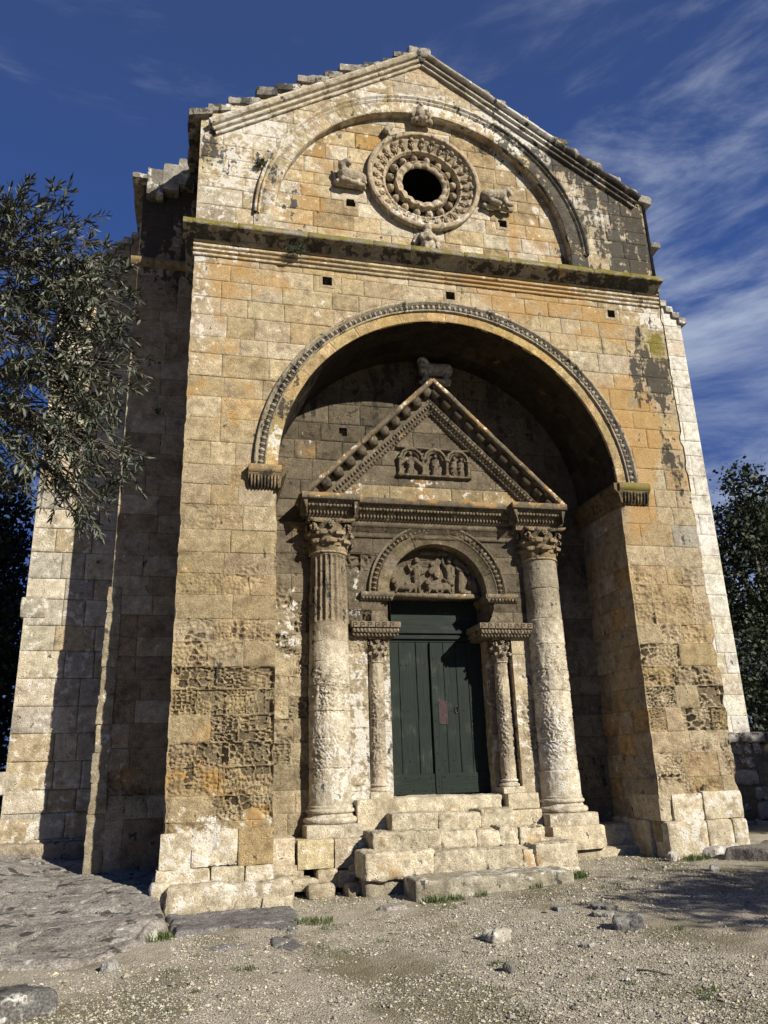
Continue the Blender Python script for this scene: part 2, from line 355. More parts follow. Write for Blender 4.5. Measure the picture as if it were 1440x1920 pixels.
CORNERS = [(-4.5, -1), (4.5, 1), (-3.02, 1), (3.02, -1)]        # facade arrises: x and the direction outwards
def erode(P):
    """knocks the arrises of the front block back in uneven bites; both faces of an arris move alike"""
    P = P.copy()
    for x, s in CORNERS:
        k = (np.abs(P[:, 0]-x) < .10) & (P[:, 1] > -.09) & (P[:, 1] < .10) & (P[:, 2] < 10.2)
        if not k.any(): continue
        z = P[k, 2]; Z3 = np.stack([z*5, np.full_like(z, x), np.zeros_like(z)], 1)
        bite = np.clip(fbm(Z3, 4, 31)*1.3+.12+.35*np.exp(-(z/2.6)**2), 0, 1)*.05
        w = 1-np.clip(np.hypot(P[k, 0]-x, P[k, 1])/.10, 0, 1); w = w*w*(3-2*w)
        P[k, 0] -= s*bite*w*.8; P[k, 1] += bite*w*.8
    return P
def front_map(y): return lambda u, v, d: erode(np.stack([u, y-d, v], 1))
def side_map(x, s): return lambda u, v, d: erode(np.stack([x+s*d, u, v], 1))      # u runs along y
def flat_map(y): return lambda u, v, d: np.stack([u, y-d, v], 1)
def flatside_map(x, s): return lambda u, v, d: np.stack([x+s*d, u, v], 1)
def pal(*cw):
    cols = [np.array(c) for c, w in cw]; ws = np.array([w for c, w in cw], float); ws /= ws.sum()
    def f(u, v, rng):
        k = rng.random(); i = int(np.searchsorted(np.cumsum(ws), k)); c = cols[min(i, len(cols)-1)]
        return c*rng.uniform(.90, 1.09)*np.array([rng.uniform(.98, 1.02), 1, rng.uniform(.95, 1.05)])
    return f
PAL_FRONT = pal((CREAM*.97, 5), (CREAM*.5+TAN*.5, 4), (OCHRE*.5+CREAM*.5, 1), (PALE*.5+CREAM*.5, 1.2))
PAL_UP = pal((CREAM*1.05, 4), (PALE, 3), (GREYS*.5+CREAM*.5, 1.6), (CREAM*.9, 1))
PAL_DARK = pal((DARKP, 5), (DARKP*1.25, 2), (DARKP*.75, 2))
PAL_WHITE = pal((np.array((.60, .56, .46)), 4), (np.array((.62, .59, .51)), 3), (PALE, 2))
PAL_SOOT_SHADE = pal((SOOT_SHADE, 3), (SOOT_SHADE*1.4, 1), (SOOT_SHADE*.7, 1))  # vault blocks: stain plus painted shade
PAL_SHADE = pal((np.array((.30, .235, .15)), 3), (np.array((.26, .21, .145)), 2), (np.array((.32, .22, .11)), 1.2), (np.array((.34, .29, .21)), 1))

# ------------------------------------------------------------------ carved pieces
def sweep(mb, path, prof, A, B, col, maskf, seed, seg=.12, joints=.95, amp=.006, cap=True, breaks=.012):
    """profile points (a,b) carried from path[0] to path[1]; A,B unit vectors"""
    p0, p1 = np.array(path[0], float), np.array(path[1], float); L = np.linalg.norm(p1-p0); A = np.array(A, float); B = np.array(B, float)
    rng = random.Random(seed); ts = list(np.linspace(0, L, max(2, int(L/seg)+1))); js = []
    if joints:
        x = rng.uniform(.4, joints)
        while x < L-.25: js.append(x); ts += [x-.012, x, x+.012]; x += rng.uniform(.7, 1.3)*joints
    ts = np.array(sorted(ts)); pr = np.array(prof, float)
    dense = [pr[0]]
    for i in range(1, len(pr)):
        k = max(1, int(np.hypot(*(pr[i]-pr[i-1]))/.05))
        for j in range(1, k+1): dense.append(pr[i-1]+(pr[i]-pr[i-1])*j/k)
    pr = np.array(dense); n, m = len(ts), len(pr)
    D = (p1-p0)/L
    P = p0+ts[:, None, None]*D + pr[None, :, :1]*A + pr[None, :, 1:]*B
    P = P.reshape(-1, 3); ns = fbm(P*6, 3, seed)*amp + fbm(P*22, 2, seed+4)*amp*.6
    jn = np.zeros(n)
    for x in js: jn = np.maximum(jn, (np.abs(ts-x) < .004)*breaks)
    cenA = A*pr[:, 0].min(); rad = np.tile(pr, (n, 1)); rad = rad-rad.mean(0); rl = np.linalg.norm(rad, axis=1, keepdims=True)+1e-6
    dirn = (rad[:, :1]/rl)*A+(rad[:, 1:]/rl)*B
    P = P+dirn*(ns-np.repeat(jn, m))[:, None]
    tone = np.ones(n); cur = rng.uniform(.85, 1.12)
    for i in range(n):
        if jn[i] > 0: cur = rng.uniform(.82, 1.15)
        tone[i] = cur
    C = np.tile(np.array(col), (n*m, 1))*np.repeat(tone, m)[:, None]
    mb.add(P, gridq(n, m), C, maskf(P))
    if cap:
        for i in (0, n-1):
            ring = P[i*m:(i+1)*m]; c = ring.mean(0)
            V = np.vstack([ring, c]); T = [(j, (j+1) % m, m) for j in range(m)]
            mb.add(V, None, np.array(col), maskf(V), T)
def arc_sweep(mb, cx, cz, r, y, prof, t0, t1, col, maskf, seed, n=150, amp=.005, vous=None, depthj=.012):
    """profile (dr,out) turned about the y axis at (cx,cz); angles from +x, out is towards -y"""
    rng = random.Random(seed); th = np.linspace(t0, t1, n); js = []
    if vous:
        k = int(abs(t1-t0)*r/vous); js = np.linspace(t0, t1, k+1)[1:-1]+np.array([rng.uniform(-.3, .3) for _ in range(k-1)])*vous/r*.6
        dj = .010/r; th = np.sort(np.concatenate([th, js-dj, js, js+dj]))
    pr = np.array(prof, float); n, m = len(th), len(pr)
    Rr = r+pr[None, :, 0]; P = np.stack([cx+Rr*np.cos(th)[:, None], y-np.tile(pr[:, 1], (n, 1)), cz+Rr*np.sin(th)[:, None]], -1).reshape(-1, 3)
    ns = fbm(P*5, 3, seed)*amp+fbm(P*20, 2, seed+1)*amp*.6
    P[:, 1] -= ns; jn = np.zeros(n); tone = np.ones(n); cur = 1.; hue = np.ones((n, 3)); ch = np.ones(3)
    for i in range(n):
        if len(js) and np.min(np.abs(js-th[i])) < 1e-9:
            jn[i] = depthj; cur = rng.uniform(.8, 1.16); ch = np.array([rng.uniform(.96, 1.05), 1, rng.uniform(.85, 1.1)])
        tone[i] = cur; hue[i] = ch
    P[:, 1] += np.repeat(jn, m)
    C = np.tile(np.array(col), (n*m, 1))*np.repeat(tone[:, None]*hue, m, 0)
    mb.add(P, gridq(n, m, True), C, maskf(P))
SPH = {}
def ellipsoid(mb, c, ax, col, mask=None, nu=9, nv=7, half=False):
    """ax: three vectors"""
    if (nu, nv) not in SPH:
        u = np.linspace(0, 2*math.pi, nu); v = np.linspace(0.001, math.pi-.001, nv); uu, vv = np.meshgrid(u, v, indexing='ij')
        SPH[(nu, nv)] = (np.stack([np.cos(uu)*np.sin(vv), np.sin(uu)*np.sin(vv), np.cos(vv)], -1).reshape(-1, 3), gridq(nu, nv, True))
    S, q = SPH[(nu, nv)]; V = np.array(c)+S@np.array(ax, float); mb.add(V, q, col, mask)
def rough_block(mb, lo, hi, col, maskf, seed, rnd=.04, amp=.015, cell=.045, top=None, pit=0.):
    lo = np.array(lo, float); hi = np.array(hi, float); ext = hi-lo; r = min(rnd, ext.min()*.45)
    nn = [max(3, int(round(e/cell))+1) for e in ext]
    for ax in range(3):
        a, b = [k for k in range(3) if k != ax]
        for sgn in (0, 1):
            A = np.linspace(0, 1, nn[a]); Bv = np.linspace(0, 1, nn[b]); aa, bb = np.meshgrid(A, Bv, indexing='ij')
            P = np.zeros((aa.size, 3)); P[:, a] = lo[a]+aa.ravel()*ext[a]; P[:, b] = lo[b]+bb.ravel()*ext[b]; P[:, ax] = hi[ax] if sgn else lo[ax]
            Q = np.clip(P, lo+r, hi-r); d = P-Q; ln = np.linalg.norm(d, axis=1, keepdims=True)+1e-9; dn = d/ln
            P = Q+dn*r
            ns = amp*(fbm(P*2.6, 3, seed)+.6*fbm(P*9, 3, seed+3)) + amp*.3*fbm(P*32, 2, seed+5)
            if pit > 0:
                f1, f2 = worley(P[:, a]*17, P[:, b]*19, seed+ax); ns = ns-pit*.035*sst(.08, .4, f2-f1)*sst(.35, .6, vnoise(P*4, seed+8))
            P = P+dn*ns[:, None]
            if top is not None: P = top(P)
            fl = (sgn == 1) != (ax == 1)
            cl = np.tile(np.array(col), (len(P), 1))*(1+.10*fbm(P*3, 3, seed+6))[:, None]
            mb.add(P, gridq(len(A), len(Bv), not fl), cl, maskf(P))

# ------------------------------------------------------------------ ground
def ground_z(x, y):
    x = np.asarray(x, float); y = np.asarray(y, float)
    z = -.07+.05*np.clip(x, -2.4, 5)+.03*np.clip(y, -7, 2)
    return z + .12*np.clip(y-2, 0, 8)*sst(4, 8, np.abs(x))*.5
def make_ground():
    xs = np.concatenate([np.linspace(-260, -12, 26)[:-1], np.linspace(-12, -7, 26)[:-1], np.arange(-7, 6.5, .035), np.linspace(6.5, 14, 50), np.linspace(14, 260, 28)[1:]])
    ys = np.concatenate([np.linspace(-200, -12, 22)[:-1], np.linspace(-12, -7, 30)[:-1], np.arange(-7, 2.2, .035), np.linspace(2.2, 10, 40), np.linspace(10, 400, 36)[1:]])
    X, Y = np.meshgrid(xs, ys, indexing='ij'); x, y = X.ravel(), Y.ravel(); P = np.stack([x, y, np.zeros_like(x)], 1)
    z = ground_z(x, y)+.03*fbm(P*.9, 3, 51)+.012*fbm(P*5, 3, 52)+.007*fbm(P*19, 3, 53)
    P[:, 2] = z
    mb = MB(); mb.add(P, gridq(len(xs), len(ys)))
    m, n, l, p = node_mat('gravelly_earth'); g = n.new('ShaderNodeNewGeometry'); pos = g.outputs['Position']
    a = add_noise(n, l, pos, .55, 6, .6, .4); b = add_noise(n, l, pos, 3.2, 6, .6); c = add_noise(n, l, pos, 55, 5, .65); d = add_noise(n, l, pos, 160, 3, .6)
    vo = n.new('ShaderNodeTexVoronoi'); vo.inputs['Scale'].default_value = 48; l.new(pos, vo.inputs['Vector'])
    vo2 = n.new('ShaderNodeTexVoronoi'); vo2.inputs['Scale'].default_value = 95; l.new(pos, vo2.inputs['Vector'])
    col = mixn(n, l, mrange(n, l, b, .35, .65), (.35, .30, .22), (.46, .41, .315))
    col = mixn(n, l, mrange(n, l, a, .46, .60, 0, .75, True), col, (.215, .178, .115))
    col = mixn(n, l, mrange(n, l, mth(n, l, 'ADD', a, mth(n, l, 'MULTIPLY', b, .5)), .76, .88, 0, .5, True), col, (.15, .14, .065))
    col = mixn(n, l, 1.0, col, grey(n, l, mrange(n, l, c, .3, .7, .6, 1.4)), 'MULTIPLY')
    col = mixn(n, l, mrange(n, l, vo.outputs['Distance'], .12, .3, .75, 0), col, mixn(n, l, vo.outputs['Color'], (.28, .24, .17), (.50, .45, .36)))
    l.new(col, p.inputs['Base Color']); p.inputs['Roughness'].default_value = .95; p.inputs['Specular IOR Level'].default_value = .12
    h = mth(n, l, 'SUBTRACT', mth(n, l, 'ADD', c, mth(n, l, 'MULTIPLY', d, .5)), mth(n, l, 'ADD', vo.outputs['Distance'], mth(n, l, 'MULTIPLY', vo2.outputs['Distance'], .6)))
    bp = n.new('ShaderNodeBump'); bp.inputs['Strength'].default_value = .8; bp.inputs['Distance'].default_value = .02; l.new(h, bp.inputs['Height']); l.new(bp.outputs[0], p.inputs['Normal'])
    tag(mb.build('ground', m), kind='structure')
make_ground()

# ------------------------------------------------------------------ the chapel
chapel = tag(empty('chapel'), 'weathered honey coloured stone chapel with a deep round arched porch and carved round window', 'chapel')
ACX, ACZ, AR = 0.0, 6.15, 3.02          # porch arch
UCX, UCZ, UR = -0.24, 11.0, 2.90        # upper blind arch
BW = 1.49                               # plane of the porch's back wall
rng = random.Random(7)
COURSES = []
z = 0.55
while z < 16:
    z += rng.uniform(.32, .42); COURSES.append(z)
def pit_front(u, v, r):
    if v < .5 or v > 4.6: return r.choice((0, 0, 0, .2)) if v < 6 else 0
    w = math.exp(-((v-2.2)/1.25)**2)*(1.0 if u < 0 else .85)
    x = r.random()
    if x > .26+.62*w: return r.choice((0, 0, .2, .3))
    return min(1, .30+.75*w*r.uniform(.5, 1.15))
def rake_z(x): return 15.16-.632*abs(x+.22)

# --- facade wall: piers, arch spandrels, jambs of the porch, hidden core
mb = MB()
PAL_L = pal((np.array((.32, .25, .15)), 4), (TAN*.97, 3), (CREAM*.85, 1.5), (np.array((.31, .24, .135)), 2))
PAL_R = pal((np.array((.36, .285, .18)), 4), (TAN*1.05, 3), (CREAM*.93, 3), (GREYS, .6))
ashlar(mb, front_map(0), (-4.5, -3.02, .35, 6.15), rng, PAL_L, mask_front, 1, (1, 1, 0, 0), pit=pit_front, courses=COURSES, pitdepth=.10)
ashlar(mb, front_map(0), (3.02, 4.5, .9, 6.15), rng, PAL_R, mask_front, 2, (1, 1, 0, 0), pit=pit_front, courses=COURSES, bw=(.30, .8), pitdepth=.09)
ashlar(mb, front_map(0), (-4.5, 4.47, 6.15, 10.0), rng, PAL_FRONT, mask_front, 3, (1, 1, 0, 0), courses=COURSES, bw=(.38, .92),
       inside=lambda u, v: (np.hypot(u-ACX, v-ACZ) > AR+.28) & ~((abs(u+2.19) < .085) & (abs(v-9.76) < .09)) & ~((abs(u-.10) < .085) & (abs(v-9.74) < .09)) & ~((abs(u-3.36) < .085) & (abs(v-9.74) < .09)))
mk = mask_const(.05, .02, .14)
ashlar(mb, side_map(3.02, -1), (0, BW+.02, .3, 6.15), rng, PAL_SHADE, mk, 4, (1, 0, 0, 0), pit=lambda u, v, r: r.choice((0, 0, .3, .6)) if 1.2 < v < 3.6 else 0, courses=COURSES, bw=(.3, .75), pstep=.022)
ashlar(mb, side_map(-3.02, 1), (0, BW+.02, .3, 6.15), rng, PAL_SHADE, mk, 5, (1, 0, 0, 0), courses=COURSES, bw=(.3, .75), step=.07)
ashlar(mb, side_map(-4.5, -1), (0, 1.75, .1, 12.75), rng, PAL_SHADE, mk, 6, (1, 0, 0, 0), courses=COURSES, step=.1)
ashlar(mb, side_map(4.5, 1), (0, 1.75, .1, 12.75), rng, PAL_WHITE, mask_const(.15, .2, .05), 7, (1, 0, 0, 0), courses=COURSES, step=.1)
# putlog holes: little open boxes behind the face
def putlog(mb, x, z, y, s=.085, dep=.32, rim=CREAM*.8):
    c = np.array((.10, .08, .055))
    V = [(x-s, y, z-s), (x+s, y, z-s), (x+s, y, z+s), (x-s, y, z+s)]; W = [(a, y+dep, b) for a, _, b in V]
    mb.add(V+W, [(0, 1, 5, 4), (1, 2, 6, 5), (2, 3, 7, 6), (3, 0, 4, 7), (4, 5, 6, 7)], c)
    e = .012
    for (x0, x1, z0, z1) in ((x-s-.05, x-s, z-s-.05, z+s+.05), (x+s, x+s+.05, z-s-.05, z+s+.05), (x-s, x+s, z+s, z+s+.05), (x-s, x+s, z-s-.05, z-s)):
        mb.add([(x0, y-.004, z0), (x1, y-.004, z0), (x1, y-.004, z1), (x0, y-.004, z1)], [(0, 1, 2, 3)], rim, (.05, .05, .1, -.2))
for x, zz in ((-2.19, 9.76), (.10, 9.74), (3.36, 9.74)): putlog(mb, x, zz, 0)
# core slices, set back behind every face
def core(mb, xs, y0, y1, zlo, zhi):
    for a, b in zip(xs[:-1], xs[1:]):
        for (p, q) in zip(zlo((a+b)/2), zhi((a+b)/2)):
            if q-p > .02: mb.box((a, y0, p), (b, y1, q), (.2, .16, .1))
def czlo(x):
    d = abs(x-ACX); lo = .0 if d > 3.08 else ACZ+math.sqrt(max(0, 3.14**2-d**2)); return [lo]
def czhi(x): return [10.35]
core(mb, [-4.44, -3.75, -3.09]+list(np.linspace(-3.08, 3.08, 45))+[3.09, 3.75, 4.44], .36, 1.74, czlo, czhi)
core(mb, [-4.44, -3.75, -3.09], .05, .36, lambda x: [.0], lambda x: [9.6]); core(mb, [3.09, 3.75, 4.44], .05, .36, lambda x: [.0], lambda x: [9.6])
facade = mb.build('facade_wall', STONE, chapel)

# --- porch vault
mb = MB()
def vault_map(u, v, d): t = u/AR; r = AR-d; return np.stack([ACX-r*np.cos(t), v, ACZ+r*np.sin(t)], 1)
ashlar(mb, vault_map, (0, math.pi*AR, .0, BW+.03), rng, PAL_SOOT_SHADE, mask_const(.22, -.2, .12), 8, (0, 0, 1, 0), bw=(.45, .75), ch=(.3, .5), step=.08)
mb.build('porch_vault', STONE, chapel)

# --- porch back wall
mb = MB()
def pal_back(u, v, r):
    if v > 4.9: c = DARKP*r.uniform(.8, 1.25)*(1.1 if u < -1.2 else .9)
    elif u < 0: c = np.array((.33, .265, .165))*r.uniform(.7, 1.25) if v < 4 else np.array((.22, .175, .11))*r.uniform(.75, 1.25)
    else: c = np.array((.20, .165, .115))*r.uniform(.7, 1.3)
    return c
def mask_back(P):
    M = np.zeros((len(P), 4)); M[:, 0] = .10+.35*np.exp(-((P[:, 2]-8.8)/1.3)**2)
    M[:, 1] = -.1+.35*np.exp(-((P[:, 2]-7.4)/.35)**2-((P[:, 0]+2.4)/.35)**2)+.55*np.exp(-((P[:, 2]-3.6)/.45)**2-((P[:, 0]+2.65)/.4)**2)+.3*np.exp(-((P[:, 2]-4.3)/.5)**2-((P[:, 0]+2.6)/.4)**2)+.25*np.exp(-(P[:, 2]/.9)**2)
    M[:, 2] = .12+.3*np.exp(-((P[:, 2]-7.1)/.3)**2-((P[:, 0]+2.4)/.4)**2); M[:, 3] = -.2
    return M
def pit_back(u, v, r):
    if 1.3 < v < 5.2 and u < -1.6: return r.choice((.35, .7, .9)) if v < 3.9 else r.choice((0, .4, .6))
    if 1.3 < v < 4.2 and u > 1.6: return r.choice((0, .4, .7))
    return r.choice((0, 0, 0, .3)) if v < 7.6 and u < -1.5 else 0
HB = [(-1.67, 7.54), (2.12, 7.70)]
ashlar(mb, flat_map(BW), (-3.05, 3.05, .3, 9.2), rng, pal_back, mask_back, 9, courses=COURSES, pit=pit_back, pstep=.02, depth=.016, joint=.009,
       inside=lambda u, v: ((np.hypot(u, v-ACZ) < 3.10) | (v < ACZ)) & ~((np.abs(u) < 1.2) & (v < 5.0)) & ~((abs(u+1.67) < .085) & (abs(v-7.54) < .09)) & ~((abs(u-2.12) < .085) & (abs(v-7.7) < .09)))
ashlar(mb, flat_map(1.24), (-3.03, -2.2, .5, 5.66), rng, pal_back, mask_back, 10, courses=COURSES, pit=pit_back, bw=(.35, .5), pstep=.018); mb.box((-3.03, 1.30, .4), (-2.2, 1.6, 5.655), (.2, .16, .1)); ashlar(mb, lambda u, v, d: np.stack([u, v, 5.66+0*u], 1), (-3.03, -2.2, 1.25, 1.5), rng, pal_back, mask_back, 10)
for x, zz in HB: putlog(mb, x, zz, BW, rim=DARKP*1.1)
mb.box((-3.2, 1.85, -.2), (3.2, 2.3, .9), (.2, .16, .1)); mb.box((-3.2, 1.95, 4.6), (3.2, 2.3, 9.4), (.2, .16, .1))
mb.box((-3.2, 1.95, .9), (-1.0, 2.3, 4.6), (.2, .16, .1)); mb.box((1.0, 1.95, .9), (3.2, 2.3, 4.6), (.2, .16, .1)); mb.box((-3.2, 1.6, 5.4), (3.2, 1.95, 9.4), (.2, .16, .1))
mb.build('porch_back_wall', STONE, chapel)

# --- upper wall (gable) with its blind arch
OCX, OCZ = -.25, 12.36
TYM = .17                               # depth of the blind arch
mb = MB()
ashlar(mb, flat_map(0), (-4.5, 4.42, 10.40, 15.3), rng, PAL_UP, mask_front, 11, (1, 1, 0, 0), ch=(.28, .40), bw=(.36, .85),
       inside=lambda u, v: (v < np.where(u < -.25, 15.42-.5*np.abs(u+.25)-.015*(u+.25)**2, 15.37-.55*np.abs(u+.25)-.01*(u+.25)**2)) & ((np.hypot(u-UCX, v-UCZ) > UR+.22) & ((v > UCZ) | (np.abs(u-UCX) > UR+.22))))
ashlar(mb, flat_map(TYM), (UCX-UR, UCX+UR, 10.40, 13.98), rng, pal((np.array((.47, .37, .22)), 4), (PALE, 2.4), (TAN, 2), (OCHRE, .4)), mask_front, 13, ch=(.26, .36), bw=(.4, .85), depth=.016, joint=.008,
       inside=lambda u, v: ((np.hypot(u-UCX, v-UCZ) < UR+.06) | (v < UCZ)) & (np.hypot(u-OCX, v-OCZ) > .98) & ~((abs(u+1.70) < .09) & (abs(v-11.66) < .09)) & ~((abs(u-1.35) < .09) & (abs(v-11.66) < .09)))
for x, zz in ((-1.70, 11.66), (1.35, 11.66)): putlog(mb, x, zz, TYM, .09)
def usoff(u, v, d): t = u/UR; r = UR-d; return np.stack([UCX-r*np.cos(t), v, UCZ+r*np.sin(t)], 1)
ashlar(mb, usoff, (0, math.pi*UR, 0, TYM+.02), rng, PAL_UP, mask_const(.05, .1, .1), 14, (0, 0, 1, 0), bw=(.3, .5), ch=(.3, .4))
for s in (-1, 1):
    x = UCX+s*UR; ashlar(mb, flatside_map(x, -s), (0, TYM+.02, 10.4, 11.0), rng, PAL_UP, mask_const(.05, .1, .1), 15, (1, 0, 0, 0))
def glo(x):
    d = abs(x-OCX)
    if d < 1.15: hlf = math.sqrt(1.2**2-d*d); return [10.35, OCZ+hlf]
    return [10.35]
def ghi(x):
    d = abs(x-OCX); t = min(12.70+.62*(4.5-abs(x)), 15.2-.632*abs(x+.22))
    if d < 1.15: hlf = math.sqrt(1.2**2-d*d); return [OCZ-hlf, t]
    return [t]
core(mb, list(np.linspace(-4.44, 4.42, 64)), .62, 1.74, glo, ghi)
mb.build('gable_wall', STONE, chapel)

# --- roof of stepped stone slabs over the gable
mb = MB()
def mask_roof(P):
    M = np.tile((.46, .30, .10, .06), (len(P), 1)); M[:, 3] += .40*np.exp(-((P[:, 0]-2.8)/1.6)**2); M[:, 0] -= .1*(P[:, 0] > 0); return M
roofcol = np.array((.27, .245, .20))
def slab_z(x, s):
    d = np.abs(x+.25); return 15.5-.5*d-.015*d*d if s < 0 else 15.45-.55*d-.01*d*d
for s, n in ((-1, 11), (1, 13)):
    xe = -4.68 if s < 0 else 4.60
    edges = np.linspace(-.25, xe, n+1); edges[1:-1] += np.array([rng.uniform(-.11, .11) for _ in range(n-1)])
    for i in range(n):
        a, b = edges[i], edges[i+1]; xa, xb = min(a, b), max(a, b)
        zt = slab_z((a*.5+b*.5), s)+(.03 if i else .05)
        k = 0; yy = .0+rng.uniform(-.05, .03)
        while yy < 1.6:
            dy = rng.uniform(.5, .8); rough_block(mb, (xa-.05, yy-(.07 if k == 0 else 0), zt-.19), (xb+.03, min(yy+dy, 1.75), zt+rng.uniform(-.05, .02)), roofcol*rng.uniform(.75, 1.3), mask_roof, 100+i*7+k+(50 if s > 0 else 0), .03, .04, .045, top=lambda P, xm=(xa+xb)/2, t=rng.uniform(.05, .28): P-np.array((0, 0, 1))*(t*s*(P[:, 0]-xm))[:, None])
            yy += dy+.01; k += 1
rough_block(mb, (-.50, -.12, 15.30), (.0, .6, 15.58), roofcol*1.3, mask_roof, 99, .09, .03, .05)
mb.build('stone_slab_roof', STONE, chapel)

# --- raking moulding under the slabs
mb = MB(); RK = [(0, 0), (.06, .0), (.06, .045), (.0, .05), (.0, .085), (.10, .09), (.10, .135), (.03, .14), (.03, .175), (.15, .18), (.15, .215), (.17, .22), (.17, .27), (.0, .28)]
for s, xe in ((-1, -4.22), (1, 4.20)):
    p0 = np.array((-.22, 0, 15.12)); p1 = np.array((xe, 0, 15.12-.632*abs(xe+.22))); d = (p1-p0)/np.linalg.norm(p1-p0); nrm = np.array((-d[2]*s, 0, d[0]*s)); nrm = nrm if nrm[2] > 0 else -nrm
    sweep(mb, (p0, p1), RK, (0, -1, 0), nrm, PALE*.95 if s < 0 else GREYS*1.05, mask_front, 21+s, joints=1.1, amp=.008, breaks=.02)
mb.build('raking_moulding', STONE, chapel)

# --- main cornice and the grooved band below it
mb = MB()
def mask_corn(P):
    M = mask_front(P); top = sst(10.375, 10.40, P[:, 2]); M[:, 0] += .42*(1-top)+.10; M[:, 3] += .85*top+.25*top*fbm(P*2.0, 2, 5); M[:, 1] += .1-.3*top; return M
CP = [(.0, .085), (.10, .09), (.10, .12), (.12, .125), (.15, .16), (.24, .19), (.30, .20), (.33, .205), (.33, .27), (.31, .275), (.30, .33), (.0, .36)]
sweep(mb, ((-4.70, 0, 10.185), (4.40, 0, 10.185)), CP, (0, -1, 0), (0, 0, 1), GREYS*.9, mask_corn, 23, joints=.95, amp=.012, breaks=.03)
for s, x in ((-1, -4.5), (1, 4.36)):
    sweep(mb, ((x, .0, 10.185), (x, 1.5, 10.185)), [(a*.5, b) for a, b in CP], (s, 0, 0), (0, 0, 1), GREYS*.8, mask_corn, 25+s, joints=.95, amp=.012)
mb.build('main_cornice', STONE, chapel)
mb = MB(); FP = [(-.01, 0), (.03, .005), (.03, .052), (-.06, .054), (-.06, .090), (.042, .092), (.042, .136), (-.05, .138), (-.05, .174), (.054, .176), (.054, .225), (-.04, .227), (-.04, .262), (.06, .264), (.06, .30)]
def mask_band(P): M = mask_front(P); M[:, 1] += .12; M[:, 2] += .1+.3*np.exp(-((P[:, 0]-1.4)/2.2)**2); return M
sweep(mb, ((-4.52, 0, 9.985), (4.44, 0, 9.985)), FP, (0, -1, 0), (0, 0, 1), CREAM, mask_band, 27, joints=.95, amp=.005, breaks=.02)
mb.build('grooved_band', STONE, chapel)

# --- porch arch: voussoirs, egg and dart moulding, imposts
def mask_arch(P):
    M = np.tile((.0, .08, .26, -.2), (len(P), 1)); M[:, 2] += .32*np.exp(-((P[:, 0]-.3)/2.4)**2)*(P[:, 2] > 8); k = np.exp(-((P[:, 0]+2.85)/.35)**2-((P[:, 2]-7.35)/.55)**2); M[:, 0] += .62*k; M[:, 1] += .5*np.exp(-((P[:, 0]+3.05)/.4)**2-((P[:, 2]-6.6)/.3)**2); return M
mb = MB()
arc_sweep(mb, ACX, ACZ, AR, 0, [(0, -.04), (0, .006), (.02, .010), (.21, .010)], 0, math.pi, np.array((.42, .31, .15)), mask_arch, 31, 220, .004, .42)
mb.build('arch_voussoirs', STONE, chapel)
def egg_band(mb, cx, cz, r, y, w, n, t0, t1, col, maskf, seed, out=.03):
    rg = random.Random(seed)
    for i in range(n):
        t = t0+(t1-t0)*(i+.5)/n; er = np.array((math.cos(t), 0, math.sin(t))); et = np.array((-math.sin(t), 0, math.cos(t))); L = abs(t1-t0)*r/n
        c = np.array((cx, y-out, cz))+er*r; k = rg.uniform(.85, 1.08); mk_ = maskf(c[None])[0]
        ellipsoid(mb, c, (er*w*.5*k, et*L*.36*k, np.array((0, -1, 0))*L*.36), col*rg.uniform(.85, 1.15), mk_, 9, 7)
        t2 = t0+(t1-t0)*(i)/n; er2 = np.array((math.cos(t2), 0, math.sin(t2))); et2 = np.array((-math.sin(t2), 0, math.cos(t2)))
        c2 = np.array((cx, y-out*.8, cz))+er2*r
        ellipsoid(mb, c2, (er2*w*.52, et2*L*.09, np.array((0, -1, 0))*L*.26), col*.9, mk_, 6, 5)
mb = MB(); EGC = np.array((.31, .265, .20))
def mask_egg(P): M = np.tile((.20, .14, .06, -.2), (len(P), 1)); M[:, 0] += .30*sst(1.4, 3.2, -P[:, 0])*sst(6, 8, P[:, 2]); M[:, 0] += .12*sst(0, 3, P[:, 0]); M[:, 1] += .15*sst(8.2, 9.3, P[:, 2]); return M
arc_sweep(mb, ACX, ACZ, 3.215, 0, [(-.005, -.03), (0, .05), (.025, .05), (.03, .022), (.135, .022), (.145, .075), (.185, .085), (.195, .06), (.20, -.03)], 0.004, math.pi-.004, EGC, mask_egg, 33, 240, .004, .8)
egg_band(mb, ACX, ACZ, 3.292, 0, .095, 100, .01, math.pi-.01, EGC*1.05, mask_egg, 34, .03)
mb.build('egg_moulding', CARVED, chapel)
IMP = [(.0, .0), (.04, .02), (.05, .10), (.08, .20), (.13, .235), (.13, .25), (.15, .255), (.15, .375), (.0, .385)]
def mask_imp(s):
    def f(P): M = np.tile((.66, .02, .15, -.1), (len(P), 1)); top = sst(6.02, 6.05, P[:, 2]); M[:, 0] -= .62*top; M[:, 2] += .35*top*(s < 0); M[:, 3] += .75*top*(s > 0); return M
    return f
